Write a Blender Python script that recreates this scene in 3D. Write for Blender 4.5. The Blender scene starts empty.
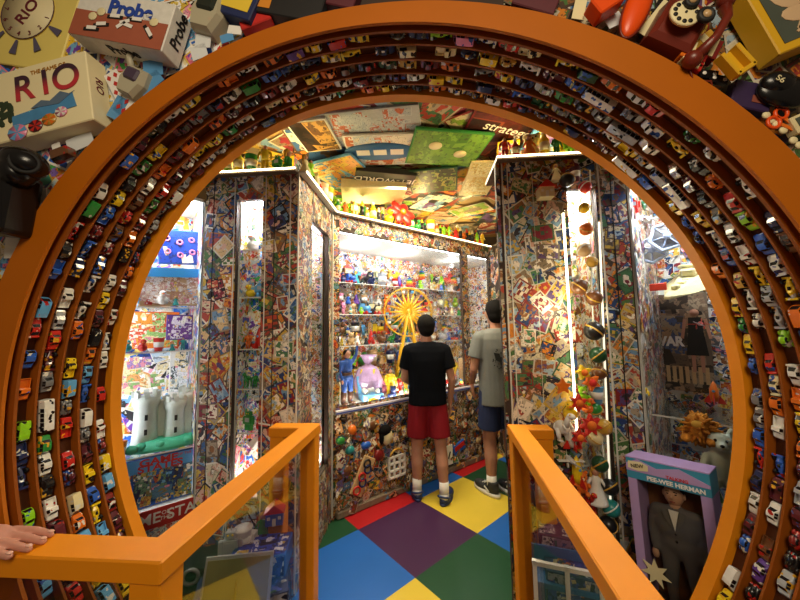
import bpy, bmesh, math, random
from mathutils import Matrix, Vector, Euler
PI = math.pi
sc = bpy.context.scene
col = sc.collection
V = Vector
rnd = random.Random(11)

# ------------------------------------------------------------------ camera
EYE = 1.48
FPX = 320.0
yaw, pitch, roll = math.radians(4.3), math.radians(4.8), math.radians(-0.9)
fw = V((-math.sin(yaw) * math.cos(pitch), math.cos(yaw) * math.cos(pitch), math.sin(pitch)))
r0 = V((math.cos(yaw), math.sin(yaw), 0))
u0 = r0.cross(fw)
RT = r0 * math.cos(roll) + u0 * math.sin(roll)
UP = u0 * math.cos(roll) - r0 * math.sin(roll)
cd = bpy.data.cameras.new('camera')
cam = bpy.data.objects.new('camera', cd)
col.objects.link(cam)
cd.sensor_width = 36
cd.lens = 36 * FPX / 800
cd.clip_start = 0.02
cam.matrix_world = Matrix(((RT.x, UP.x, -fw.x, 0), (RT.y, UP.y, -fw.y, 0), (RT.z, UP.z, -fw.z, EYE), (0, 0, 0, 1)))
sc.camera = cam

# ------------------------------------------------------------------ light
sc.view_settings.view_transform = 'Standard'
sc.view_settings.look = 'None'
sc.view_settings.gamma = 1
sc.view_settings.exposure = 0.0
wd = bpy.data.worlds.new('world')
sc.world = wd
wd.use_nodes = True
bg = wd.node_tree.nodes['Background']
bg.inputs[0].default_value = (1.0, 0.72, 0.45, 1)
bg.inputs[1].default_value = 0.12


def area(name, loc, target, size, power, color, sy=None):
    l = bpy.data.lights.new(name, 'AREA')
    l.size = size
    l.energy = power
    l.color = color
    if sy:
        l.shape = 'RECTANGLE'
        l.size_y = sy
    o = bpy.data.objects.new(name, l)
    col.objects.link(o)
    o.location = loc
    o.rotation_euler = (V(target) - V(loc)).to_track_quat('-Z', 'Y').to_euler()
    return o


WARM = (1.0, 0.84, 0.60)
COOL = (0.92, 0.96, 1.0)
area('front_room_ceiling_light', (0.2, -0.9, 2.75), (0.0, 0.9, 0.9), 0.9, 36, WARM)
area('room_ceiling_light', (0.05, 2.55, 2.72), (0.05, 2.6, 0), 0.7, 56, (1.0, 0.87, 0.58))


def spot_point(name, loc, power, color, radius=0.03):
    l = bpy.data.lights.new(name, 'POINT')
    l.energy = power
    l.color = color
    l.shadow_soft_size = radius
    o = bpy.data.objects.new(name, l)
    col.objects.link(o)
    o.location = loc
    return o


# ------------------------------------------------------------------ helpers
def ray(px, py):
    return RT * ((px - 400) / FPX) - UP * ((py - 300) / FPX) + fw


def at(px, py, Y):
    d = ray(px, py)
    return d * (Y / d.y) + V((0, 0, EYE))


def atz(px, py, z):
    d = ray(px, py)
    return d * ((z - EYE) / d.z) + V((0, 0, EYE))


def hit(px, py, o, n):
    """the ray through a pixel meets the plane through o with normal n"""
    d = ray(px, py)
    c = V((0, 0, EYE))
    return c + d * ((V(o) - c).dot(V(n)) / d.dot(V(n)))


def frame(o, x, z):
    x = V(x).normalized()
    z = V(z).normalized()
    y = z.cross(x)
    return Matrix(((x.x, y.x, z.x, o[0]), (x.y, y.y, z.y, o[1]), (x.z, y.z, z.z, o[2]), (0, 0, 0, 1)))


MATS = {}


def lin(c):
    return tuple(((x / 12.92) if x <= 0.04045 else ((x + 0.055) / 1.055) ** 2.4) for x in c)


def hexc(h):
    return lin(tuple(int(h[i:i + 2], 16) / 255 for i in (0, 2, 4)))


def mat(name, color, rough=0.5, metal=0.0, emit=0.0, vary=0.0, scale=30, bump=0.0, coat=0.0, spec=0.5):
    if name in MATS:
        return MATS[name]
    m = bpy.data.materials.new(name)
    m.use_nodes = True
    nt = m.node_tree
    b = nt.nodes['Principled BSDF']
    c = tuple(color) + (1,)
    b.inputs['Base Color'].default_value = c
    b.inputs['Roughness'].default_value = rough
    b.inputs['Metallic'].default_value = metal
    b.inputs['Coat Weight'].default_value = coat
    b.inputs['Specular IOR Level'].default_value = spec
    if emit:
        b.inputs['Emission Color'].default_value = c
        b.inputs['Emission Strength'].default_value = emit
    if vary or bump:
        tc = nt.nodes.new('ShaderNodeTexCoord')
        n = nt.nodes.new('ShaderNodeTexNoise')
        n.inputs['Scale'].default_value = scale
        n.inputs['Detail'].default_value = 5
        nt.links.new(tc.outputs['Object'], n.inputs['Vector'])
        if vary:
            mx = nt.nodes.new('ShaderNodeMix')
            mx.data_type = 'RGBA'
            mx.inputs[6].default_value = tuple(x * (1 - vary) for x in color) + (1,)
            mx.inputs[7].default_value = tuple(min(1, x * (1 + vary)) for x in color) + (1,)
            nt.links.new(n.outputs['Fac'], mx.inputs[0])
            nt.links.new(mx.outputs[2], b.inputs['Base Color'])
        if bump:
            bp = nt.nodes.new('ShaderNodeBump')
            bp.inputs['Strength'].default_value = bump
            bp.inputs['Distance'].default_value = 0.01
            nt.links.new(n.outputs['Fac'], bp.inputs['Height'])
            nt.links.new(bp.outputs[0], b.inputs['Normal'])
    MATS[name] = m
    return m


def objcol(name, rough=0.35, mul=1.0, coat=0.0, decal=False):
    """plastic or paint in the object's own colour"""
    m = bpy.data.materials.new(name)
    m.use_nodes = True
    nt = m.node_tree
    b = nt.nodes['Principled BSDF']
    b.inputs['Roughness'].default_value = rough
    b.inputs['Coat Weight'].default_value = coat
    oi = nt.nodes.new('ShaderNodeObjectInfo')
    tc = nt.nodes.new('ShaderNodeTexCoord')
    n = nt.nodes.new('ShaderNodeTexNoise')
    n.inputs['Scale'].default_value = 60
    mx = nt.nodes.new('ShaderNodeMix')
    mx.data_type = 'RGBA'
    mx.blend_type = 'MULTIPLY'
    rp = nt.nodes.new('ShaderNodeMapRange')
    rp.inputs[3].default_value = 0.82 * mul
    rp.inputs[4].default_value = 1.1 * mul
    nt.links.new(tc.outputs['Object'], n.inputs['Vector'])
    nt.links.new(n.outputs['Fac'], rp.inputs[0])
    mx.inputs[0].default_value = 1
    nt.links.new(oi.outputs['Color'], mx.inputs[6])
    nt.links.new(rp.outputs[0], mx.inputs[7])
    out = mx.outputs[2]
    if decal:  # printed stripes and flashes, different on every car
        va = nt.nodes.new('ShaderNodeVectorMath')
        va.operation = 'MULTIPLY_ADD'
        nt.links.new(oi.outputs['Random'], va.inputs[0])
        va.inputs[1].default_value = (9, 7, 5)
        nt.links.new(tc.outputs['Object'], va.inputs[2])
        n2 = nt.nodes.new('ShaderNodeTexNoise')
        n2.inputs['Scale'].default_value = 45
        n2.inputs['Detail'].default_value = 1
        nt.links.new(va.outputs[0], n2.inputs['Vector'])
        th = nt.nodes.new('ShaderNodeMath')
        th.operation = 'GREATER_THAN'
        th.inputs[1].default_value = 0.61
        nt.links.new(n2.outputs['Fac'], th.inputs[0])
        cr = nt.nodes.new('ShaderNodeValToRGB')
        cr.color_ramp.interpolation = 'CONSTANT'
        for i, (p_, h_) in enumerate(((0, 'd8d4c8'), (.3, '1a1a1e'), (.5, 'd8a020'), (.65, 'a82018'), (.8, '2850a0'))):
            e_ = cr.color_ramp.elements[i] if i < 2 else cr.color_ramp.elements.new(p_)
            e_.position = p_
            e_.color = hexc(h_) + (1,)
        nt.links.new(oi.outputs['Random'], cr.inputs[0])
        m2 = nt.nodes.new('ShaderNodeMix')
        m2.data_type = 'RGBA'
        nt.links.new(th.outputs[0], m2.inputs[0])
        nt.links.new(out, m2.inputs[6])
        nt.links.new(cr.outputs[0], m2.inputs[7])
        out = m2.outputs[2]
    nt.links.new(out, b.inputs['Base Color'])
    MATS[name] = m
    return m


def cardmat(name, border=0.07, scale=2.6, rough=0.4, lines=True):
    """printed cards: a border, and a blotchy picture in the card's own three colours"""
    m = bpy.data.materials.new(name)
    m.use_nodes = True
    nt = m.node_tree
    L = nt.links.new
    N = lambda t: nt.nodes.new('ShaderNode' + t)
    b = nt.nodes['Principled BSDF']
    b.inputs['Roughness'].default_value = rough
    b.inputs['Specular IOR Level'].default_value = 0.35

    def attr(a):
        n = N('Attribute')
        n.attribute_name = a
        return n.outputs['Color']
    uv = N('UVMap')
    uv.uv_map = 'card'
    sep = N('SeparateXYZ')
    L(uv.outputs[0], sep.inputs[0])

    def mth(op, a, c=None):
        n = N('Math')
        n.operation = op
        for i, x in enumerate((a, c)):
            if x is None:
                continue
            if isinstance(x, (int, float)):
                n.inputs[i].default_value = x
            else:
                L(x, n.inputs[i])
        return n.outputs[0]
    e = [mth('ABSOLUTE', mth('SUBTRACT', sep.outputs[i], 0.5)) for i in (0, 1)]
    edge = mth('GREATER_THAN', mth('MAXIMUM', e[0], e[1]), 0.5 - border)
    va = N('VectorMath')
    va.operation = 'MULTIPLY_ADD'
    L(attr('seed'), va.inputs[0])
    va.inputs[1].default_value = (37, 53, 71)
    L(uv.outputs[0], va.inputs[2])

    def noise(s, d=2.0):
        n = N('TexNoise')
        n.inputs['Scale'].default_value = s
        n.inputs['Detail'].default_value = d
        L(va.outputs[0], n.inputs['Vector'])
        return n.outputs['Fac']

    def mix(f, a, c):
        n = N('Mix')
        n.data_type = 'RGBA'
        L(f, n.inputs[0])
        for i, x in ((6, a), (7, c)):
            if isinstance(x, tuple):
                n.inputs[i].default_value = x
            else:
                L(x, n.inputs[i])
        return n.outputs[2]
    pic = mix(mth('GREATER_THAN', noise(scale), 0.52), attr('ca'), attr('cb'))
    # a figure in the middle of the card and printed blocks round it
    el = N('VectorMath')
    el.operation = 'MULTIPLY_ADD'
    L(uv.outputs[0], el.inputs[0])
    el.inputs[1].default_value = (1.5, 1.15, 0)
    el.inputs[2].default_value = (-.75, -.5, 0)
    ln = N('VectorMath')
    ln.operation = 'LENGTH'
    L(el.outputs[0], ln.inputs[0])
    pic = mix(mth('LESS_THAN', mth('ADD', ln.outputs['Value'], mth('MULTIPLY', noise(scale * 1.6), .5)), .52), pic, attr('cc'))
    sn = N('VectorMath')
    sn.operation = 'SNAP'
    L(va.outputs[0], sn.inputs[0])
    sn.inputs[1].default_value = (.26, .17, 1)
    wn = N('TexWhiteNoise')
    L(sn.outputs[0], wn.inputs['Vector'])
    pic = mix(mth('GREATER_THAN', wn.outputs['Value'], .84), pic, attr('ce'))
    pic = mix(mth('LESS_THAN', wn.outputs['Value'], .12), pic, attr('ca'))
    vo = N('TexVoronoi')
    vo.inputs['Scale'].default_value = scale * 2.2
    L(va.outputs[0], vo.inputs['Vector'])
    vs = N('SeparateColor')
    L(vo.outputs['Color'], vs.inputs[0])
    pic = mix(mth('GREATER_THAN', vs.outputs[0], 0.86), pic, attr('cb'))
    pic = mix(mth('MULTIPLY', mth('GREATER_THAN', noise(scale * 3.5, 4), 0.6), 0.6), pic, (0.03, 0.025, 0.02, 1))
    out = mix(edge, pic, attr('ce'))
    L(out, b.inputs['Base Color'])
    MATS[name] = m
    return m


def glassmat(name, tint=(1, 1, 1), refl=0.06):
    m = bpy.data.materials.new(name)
    m.use_nodes = True
    nt = m.node_tree
    nt.nodes.remove(nt.nodes['Principled BSDF'])
    out = nt.nodes['Material Output']
    t = nt.nodes.new('ShaderNodeBsdfTransparent')
    t.inputs[0].default_value = tuple(tint) + (1,)
    g = nt.nodes.new('ShaderNodeBsdfGlossy')
    g.inputs['Roughness'].default_value = 0.02
    f = nt.nodes.new('ShaderNodeFresnel')
    f.inputs[0].default_value = 1.45
    mm = nt.nodes.new('ShaderNodeMath')
    mm.operation = 'MULTIPLY'
    mm.inputs[1].default_value = refl / 0.06
    mx = nt.nodes.new('ShaderNodeMixShader')
    nt.links.new(f.outputs[0], mm.inputs[0])
    nt.links.new(mm.outputs[0], mx.inputs[0])
    nt.links.new(t.outputs[0], mx.inputs[1])
    nt.links.new(g.outputs[0], mx.inputs[2])
    nt.links.new(mx.outputs[0], out.inputs[0])
    MATS[name] = m
    return m


class MB:
    """collects shapes into one bmesh"""

    def __init__(self):
        self.b = bmesh.new()

    def _fin(self, verts, m, smooth):
        if m is not None:
            bmesh.ops.transform(self.b, matrix=m, verts=verts)
        if smooth:
            for v in verts:
                for f in v.link_faces:
                    f.smooth = True
        return self

    def box(self, c, d, rot=None, bev=0.0, m=None, taper=None, seg=1):
        g = bmesh.ops.create_cube(self.b, size=1)
        vs = g['verts']
        for v in vs:
            s = 1.0
            if taper and v.co.z > 0:
                v.co.x *= taper[0]
                v.co.y *= taper[1]
            v.co = V((v.co.x * d[0], v.co.y * d[1], v.co.z * d[2]))
        if bev:
            es = list({e for v in vs for e in v.link_edges})
            r = bmesh.ops.bevel(self.b, geom=es, offset=bev, segments=seg, affect='EDGES', profile=0.5)
            vs = list({v for f in r['faces'] for v in f.verts} | {v for v in vs if v.is_valid})
            allv = set(vs)
            for v in list(vs):
                for f in v.link_faces:
                    allv.update(f.verts)
            vs = list(allv)
        M = Matrix.Translation(V(c))
        if rot is not None:
            M = M @ (Euler(rot).to_matrix().to_4x4() if not isinstance(rot, Matrix) else rot)
        if m is not None:
            M = m @ M
        return self._fin(vs, M, False)

    def ell(self, c, r, rot=None, seg=14, m=None, smooth=True):
        g = bmesh.ops.create_uvsphere(self.b, u_segments=seg, v_segments=max(6, seg * 2 // 3), radius=1)
        if isinstance(r, (int, float)):
            r = (r, r, r)
        M = Matrix.Translation(V(c))
        if rot is not None:
            M = M @ Euler(rot).to_matrix().to_4x4()
        M = M @ Matrix.Diagonal((r[0], r[1], r[2], 1))
        if m is not None:
            M = m @ M
        return self._fin(g['verts'], M, smooth)

    def cone(self, p, q, r1, r2, seg=12, m=None, smooth=True, caps=True):
        p, q = V(p), V(q)
        d = q - p
        g = bmesh.ops.create_cone(self.b, cap_ends=caps, segments=seg, radius1=r1, radius2=max(r2, 1e-5), depth=d.length)
        M = Matrix.Translation((p + q) / 2) @ d.to_track_quat('Z', 'Y').to_matrix().to_4x4()
        if m is not None:
            M = m @ M
        return self._fin(g['verts'], M, smooth)

    def cap(self, p, r1, q, r2, seg=12):
        self.cone(p, q, r1, r2, seg)
        self.ell(p, r1, seg=seg)
        return self.ell(q, r2, seg=seg)

    def lathe(self, prof, m=None, seg=16, smooth=True, sx=1, sy=1):
        rings = []
        for r, z in prof:
            rings.append([self.b.verts.new((max(r, 1e-4) * sx * math.cos(2 * PI * i / seg), max(r, 1e-4) * sy * math.sin(2 * PI * i / seg), z)) for i in range(seg)])
        for a, c in zip(rings, rings[1:]):
            for i in range(seg):
                self.b.faces.new((a[i], a[(i + 1) % seg], c[(i + 1) % seg], c[i]))
        self.b.faces.new(rings[0][::-1])
        self.b.faces.new(rings[-1])
        return self._fin([v for r in rings for v in r], m, smooth)

    def loft(self, rings, closed=True, smooth=True, capends=True, m=None):
        R = [[self.b.verts.new(p) for p in ring] for ring in rings]
        n = len(R[0])
        for a, c in zip(R, R[1:]):
            for i in range(n if closed else n - 1):
                self.b.faces.new((a[i], a[(i + 1) % n], c[(i + 1) % n], c[i]))
        if capends:
            self.b.faces.new(R[0][::-1])
            self.b.faces.new(R[-1])
        return self._fin([v for r in R for v in r], m, smooth)

    def tube(self, pts, r, seg=8, closed=False, m=None):
        pts = [V(p) for p in pts]
        n = len(pts)
        rings = []
        for i, p in enumerate(pts):
            a = pts[(i - 1) % n] if (closed or i) else p
            c = pts[(i + 1) % n] if (closed or i < n - 1) else p
            t = (c - a).normalized()
            h = V((0, 0, 1)) if abs(t.z) < 0.9 else V((0, 1, 0))
            x = t.cross(h).normalized()
            y = x.cross(t)
            rr = r[i] if isinstance(r, (list, tuple)) else r
            rings.append([p + x * rr * math.cos(2 * PI * k / seg) + y * rr * math.sin(2 * PI * k / seg) for k in range(seg)])
        if closed:
            rings.append(rings[0])
        return self.loft(rings, capends=not closed, m=m)

    def torus(self, R, r, m=None, seg=24, s2=8):
        return self.tube([(R * math.cos(2 * PI * i / seg), R * math.sin(2 * PI * i / seg), 0) for i in range(seg)], r, s2, True, m)

    def poly(self, pts, h, m=None, bev=0):
        """extruded outline in x,y, height h in z"""
        a = [self.b.verts.new((x, y, 0)) for x, y in pts]
        c = [self.b.verts.new((x, y, h)) for x, y in pts]
        n = len(a)
        self.b.faces.new(a[::-1])
        self.b.faces.new(c)
        for i in range(n):
            self.b.faces.new((a[i], a[(i + 1) % n], c[(i + 1) % n], c[i]))
        return self._fin(a + c, m, False)

    def mesh(self, name):
        bmesh.ops.recalc_face_normals(self.b, faces=self.b.faces)
        me = bpy.data.meshes.new(name)
        self.b.to_mesh(me)
        self.b.free()
        return me


def obj(name, mb, m, parent=None, loc=None, mw=None):
    me = mb.mesh(name) if isinstance(mb, MB) else mb
    if m is not None and not me.materials:
        me.materials.append(MATS[m] if isinstance(m, str) else m)
    o = bpy.data.objects.new(name, me)
    col.objects.link(o)
    if parent:
        o.parent = parent
    if loc is not None:
        o.location = loc
    if mw is not None:
        o.matrix_world = mw
    return o


LABELS = {}


def tag(o, label, cat, group=None):
    base = label
    if label in LABELS and group is None:
        print('DUP LABEL', label)
    LABELS[label] = 1
    n = len(label.split())
    if n < 4 or n > 16:
        print('LABEL LENGTH', n, label)
    o['label'] = label
    o['category'] = cat
    if group:
        o['group'] = group
    return o


def struct(o):
    o['kind'] = 'structure'
    return o


def empty(name, loc=(0, 0, 0), mw=None):
    o = bpy.data.objects.new(name, None)
    col.objects.link(o)
    o.empty_display_size = 0.05
    if mw is not None:
        o.matrix_world = mw
    else:
        o.location = loc
    return o


def text(body, name, parent, m, size, material, ext=0.0008, off=0.0, align='CENTER', sx=1.0, space=1.0):
    c = bpy.data.curves.new(name, 'FONT')
    c.body = body
    c.size = size
    c.extrude = ext
    c.offset = off
    c.align_x = align
    c.align_y = 'CENTER'
    c.space_character = space
    c.materials.append(MATS[material])
    t = bpy.data.objects.new(name + '_src', c)
    col.objects.link(t)
    me = bpy.data.meshes.new_from_object(t.evaluated_get(bpy.context.evaluated_depsgraph_get()))
    me.name = name
    bpy.data.objects.remove(t)
    o = bpy.data.objects.new(name, me)
    col.objects.link(o)
    o.parent = parent
    o.matrix_local = m @ Matrix.Diagonal((sx, 1, 1, 1))
    return o


C = dict(red='c8281e', dark_red='7a1a18', orange='e0701a', yellow='ecc81e', lime='8fd01e', green='2f8a3a', dark_green='1d4a2c',
         blue='2a5fc0', light_blue='62a8dc', navy='1d2a58', purple='5e3a8c', pink='e68ab0', white='e8e6de', cream='e6d7a6', silver='a9adb2',
         grey='77787a', black='1c1c1e', brown='6b4326', gold='c79a3a', teal='2a8c8c', tan='c9a676', maroon='5a1f2a')
C = {k: hexc(v) for k, v in C.items()}


def cname(k):
    return k.replace('_', ' ')


# ------------------------------------------------------------------ shared materials
mat('orange_paint', hexc('de880c'), 0.5, vary=0.10, scale=6, spec=.35)
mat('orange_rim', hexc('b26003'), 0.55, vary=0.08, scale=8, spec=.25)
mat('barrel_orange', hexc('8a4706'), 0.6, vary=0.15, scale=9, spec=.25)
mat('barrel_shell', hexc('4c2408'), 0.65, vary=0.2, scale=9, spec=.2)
mat('black_plastic', hexc('101012'), 0.25)
mat('black_matte', hexc('141414'), 0.7)
mat('tyre', hexc('121212'), 0.6)
mat('car_glass', hexc('16181c'), 0.12)
mat('white_plastic', hexc('e6e4dc'), 0.4)
mat('cream', hexc('e8dcae'), 0.5)
mat('skin', hexc('b9846a'), 0.55, vary=0.06, scale=20)
mat('hair_dark', hexc('0c0908'), 0.8, bump=0.6, scale=160, spec=.15)
mat('eye', hexc('15100e'), 0.2)
mat('lip', hexc('8c4a42'), 0.5)
mat('wall_paint', hexc('3a2a20'), 0.8, vary=0.2, scale=12)
mat('shelf_white', hexc('d9d6cc'), 0.45)
mat('chrome', hexc('c8c8c8'), 0.2, metal=1.0)
mat('wood', hexc('8a5a30'), 0.55, vary=0.25, scale=14)
mat('text_black', hexc('141214'), 0.6)
mat('text_white', hexc('f2f0ea'), 0.6)
mat('text_red', hexc('c02a26'), 0.6)
mat('text_blue', hexc('2748a8'), 0.6)
mat('text_yellow', hexc('e8c83c'), 0.6)
mat('text_darkred', hexc('6a1f2c'), 0.6)
mat('led_cool', (0.92, 0.96, 1.0), emit=14)
mat('led_warm', (1.0, 0.82, 0.45), emit=8)
mat('led_tube', (1.0, 0.88, 0.55), emit=7)
objcol('toy_plastic', 0.32)
objcol('toy_cloth', 0.85)
objcol('car_paint', 0.25, coat=0.4, decal=True)
objcol('card_board', 0.55)
cardmat('cards')
cardmat('print', border=0.0, scale=3.2)
cardmat('cover', border=0.03, scale=4.0)
cardmat('clutter', border=0.03, scale=1.8, rough=0.3)
glassmat('glass', (0.98, 0.99, 0.99), 0.025)
glassmat('rail_glass', (0.95, 0.94, 0.92), 0.016)

PAL_CARD = ['9a3a2c', '34588a', 'c0a040', '46704a', '56406a', 'c4b898', '7a6a54', 'a0907a', '8a5a34', 'c87a2a', '6a8aa8', '302a30', 'e0d4c0', 'a8402e', '7a2430', '4a6a3a', '243a6a', 'c8a878', '93a9b8', 'caa08a']
PAL_BRIGHT = ['d8392a', '2c6ad0', 'f0c832', '46a852', '7a48b0', 'f0ead8', 'e88a2a', '78b4e0', 'f0a8c0', 'ffffff', '303438', 'c8e0f0', 'e8d8a8']
PAL_CLUT = ['b86a3a', 'e0a83a', '3a5a8a', 'd8d0c0', '6a4a30', '9a3028', '48743e', 'e8dcc0', '2a2624', 'c89a6a', '7a6a9a', 'dcb890', 'd06a2a', '58809a']
PAL_BLUE = ['3a78c8', '78b4e0', 'e8e8e8', '2a4a90', 'c8d8e8', 'd86a8a', 'f0d878', '8a6ac0']
PAL_WARM = ['e8b83a', 'd8762a', 'e8d890', 'b8482a', '7a9a3a', 'f0e0a8', '8a5a30']
BORD = ['c8c0ae', 'b8ae98', 'd2cabb', 'a89870', '2a2624', 'b8983a', '7a2a24', 'b4aea0', '4a3a2e', '28406a', 'a8662a', '3a5a40', 'a89c84', '5a4638', '6a5a48', '8a7a64', '1c1a1c']
BORD_L = ['f2eee4', 'f6f4ee', 'e8e0c8', 'e0c050', '78b4e0', 'e88aa0', 'fafafa']


def clip(poly, w, h):
    def cut(P, ins, inter):
        out = []
        for i in range(len(P)):
            a, c = P[i - 1], P[i]
            if ins(c):
                if not ins(a):
                    out.append(inter(a, c))
                out.append(c)
            elif ins(a):
                out.append(inter(a, c))
        return out
    for ax, lim, sg in ((0, 0, 1), (0, w, -1), (1, 0, 1), (1, h, -1)):
        ins = lambda p: (p[ax] - lim) * sg >= 0

        def inter(a, c):
            t = (lim - a[ax]) / (c[ax] - a[ax])
            return (a[0] + t * (c[0] - a[0]), a[1] + t * (c[1] - a[1]))
        poly = cut(poly, ins, inter)
        if len(poly) < 3:
            return []
    return poly


def collage(name, parent, o, u, v, w, h, n, size, pal=PAL_CARD, bord=BORD, rot=PI, m='cards', lift=0.006, aspect=(1.2, 1.5), seed=None, mw=False, tilt=0.0, dark=1.0, keep=None):
    """overlapping printed cards glued over a flat rectangle: one mesh"""
    rg = random.Random(seed if seed is not None else rnd.random())
    o, u, v = V(o), V(u).normalized(), V(v).normalized()
    nn = u.cross(v)
    vs, fs, uvs, ca, cb, cc, ce, sd = [], [], [], [], [], [], [], []
    pc = [hexc(x) for x in pal]
    bc = [hexc(x) for x in bord]
    for i in range(n):
        cx, cy = rg.random() * w, rg.random() * h
        s = size * rg.uniform(0.75, 1.25)
        a = s * rg.uniform(*aspect)
        if rg.random() < 0.25:
            a, s = s, a
        t = rg.uniform(-rot, rot)
        ct, st = math.cos(t), math.sin(t)
        q = [(cx + x * ct - y * st, cy + x * st + y * ct) for x, y in ((-s / 2, -a / 2), (s / 2, -a / 2), (s / 2, a / 2), (-s / 2, a / 2))]
        if keep and not all(keep(o + u * x + v * y) for x, y in q):
            continue
        q = clip(q, w, h)
        if len(q) < 3:
            continue
        z = 0.0008 + lift * i / n
        tx, ty = rg.uniform(-tilt, tilt), rg.uniform(-tilt, tilt)
        k = len(vs)
        for x, y in q:
            dx, dy = x - cx, y - cy
            zz = max(0.0005, z + tx * dx + ty * dy)
            vs.append(o + u * x + v * y + nn * zz)
            uvs.append(((dx * ct + dy * st) / s + 0.5, (-dx * st + dy * ct) / a + 0.5))
        fs.append(list(range(k, k + len(q))))
        pa = [rg.choice(pc) for _ in range(3)]
        be = rg.choice(bc)
        for L, x in ((ca, pa[0]), (cb, pa[1]), (cc, pa[2]), (ce, be), (sd, (rg.random(), rg.random(), rg.random()))):
            L.append(tuple(y * dark for y in x) if L is not sd else x)
    me = bpy.data.meshes.new(name)
    me.from_pydata(vs, [], fs)
    ul = me.uv_layers.new(name='card')
    k = 0
    for f in fs:
        for i in f:
            ul.data[k].uv = uvs[i]
            k += 1
    for nm, L in (('ca', ca), ('cb', cb), ('cc', cc), ('ce', ce), ('seed', sd)):
        at_ = me.attributes.new(nm, 'FLOAT_COLOR', 'CORNER')
        k = 0
        for f, c in zip(fs, L):
            for _ in f:
                at_.data[k].color = (c[0], c[1], c[2], 1)
                k += 1
    me.materials.append(MATS[m])
    ob = bpy.data.objects.new(name, me)
    col.objects.link(ob)
    if parent:
        ob.parent = parent
        if mw:
            ob.matrix_parent_inverse = parent.matrix_world.inverted()
    return ob


def remesh(name, mb, voxel, m, parent=None, smooth=3):
    me = mb.mesh(name + '_src')
    t = bpy.data.objects.new(name + '_src', me)
    col.objects.link(t)
    r = t.modifiers.new('r', 'REMESH')
    r.mode = 'VOXEL'
    r.voxel_size = voxel
    r.use_smooth_shade = True
    if smooth:
        s = t.modifiers.new('s', 'SMOOTH')
        s.factor = 0.5
        s.iterations = smooth
    dg = bpy.context.evaluated_depsgraph_get()
    nm = bpy.data.meshes.new_from_object(t.evaluated_get(dg))
    nm.name = name
    bpy.data.objects.remove(t)
    bpy.data.meshes.remove(me)
    for p in nm.polygons:
        p.use_smooth = True
    nm.materials.clear()
    nm.materials.append(MATS[m])
    return obj(name, nm, None, parent)

# ================================================================== the setting
HT = 0.4313
TC = (-0.0875, 2.453)
TCOL = {'p': '43244a', 'y': 'd8bc3c', 'r': 'b01c22', 'b': '1f62b8', 'g': '1c4a30'}
KNOWN = {(0, 0): 'p', (1, 0): 'y', (0, 1): 'r', (-1, 0): 'b', (0, -1): 'g', (1, 1): 'b', (2, 0): 'g', (2, 1): 'r', (-1, -1): 'y', (1, -1): 'b', (-1, 1): 'g', (3, 1): 'y', (2, -1): 'r', (3, 0): 'b'}
fm = bmesh.new()
order = 'pyrbg'
me = bpy.data.meshes.new('floor')
for k in order:
    me.materials.append(mat('floor_' + k, hexc(TCOL[k]), 0.38, vary=0.07, scale=5))
for i in range(-6, 8):
    for j in range(-6, 8):
        cx, cy = TC[0] + (i - j) * HT, TC[1] + (i + j) * HT
        if abs(cx) > 2.6 or cy < -2.2 or cy > 5.4:
            continue
        vs = [fm.verts.new((cx + a * HT, cy + b * HT, 0)) for a, b in ((0, -1), (1, 0), (0, 1), (-1, 0))]
        f = fm.faces.new(vs)
        f.material_index = order.index(KNOWN.get((i, j), 'pygbr'[(i * 2 + j * 3) % 5]))
bmesh.ops.remove_doubles(fm, verts=fm.verts, dist=1e-4)
fm.to_mesh(me)
fm.free()
struct(obj('floor', me, None))
struct(obj('floor_subfloor', MB().box((0, 1.6, -0.06), (5.6, 8.0, 0.1)), 'wall_paint'))
ZC = 2.9
struct(obj('ceiling', MB().box((0, 2.9, ZC + 0.05), (5.2, 4.6, 0.1)), mat('ceiling_paint', hexc('a88a58'), 0.8, vary=0.1)))

# ---- arch curves
F0 = ((-.087, -.3079), 1.3412, [(2, .0021, -.0264), (3, .0007, -.0004)], .914)
F1 = ((-.0641, -.2265), .9548, [(2, -.0258, -.0148), (3, -.0002, .0145), (4, .0037, .0075)], 1.30)
FO = ((-.0954, -.2884), 1.4423, [(2, .0335, -.0055)], .914)


def cur(Cv, th, off=0.0, y=None):
    c, R, h, d = Cv
    m = R + sum(a * math.cos(k * th) + b * math.sin(k * th) for k, a, b in h)
    return V((d * (c[0] + m * math.cos(th)) + off * math.cos(th), d if y is None else y, max(0.004, EYE + d * (c[1] + m * math.sin(th)) + off * math.sin(th))))


def bar(th, t, off=0.0):
    a, b = cur(F0, th), cur(F1, th)
    p = a.lerp(b, t)
    p.x += off * math.cos(th)
    p.z = max(0.004, p.z + off * math.sin(th))
    return p


NA = 144
ANG = [2 * PI * i / NA for i in range(NA)]


def ring(sections, smooth=True):
    """sections: list of functions th -> point, swept round the arch as a closed profile"""
    m = MB()
    rings = [[m.b.verts.new(f(a)) for f in sections] for a in ANG]
    n = len(sections)
    for i in range(NA):
        p, q = rings[i], rings[(i + 1) % NA]
        for k in range(n):
            f = m.b.faces.new((p[k], p[(k + 1) % n], q[(k + 1) % n], q[k]))
    return m


arch = empty('arch_tunnel', (0, 1.1, 0))
arch.matrix_world = Matrix.Translation((0, 1.1, 0))
tag(arch, 'round orange wooden arch whose inner rim carries five rows of toy cars', 'arch')
API = arch.matrix_world.inverted()


def apart(name, mb, m):
    o = obj(name, mb, m, arch)
    o.matrix_parent_inverse = API
    return o


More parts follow.
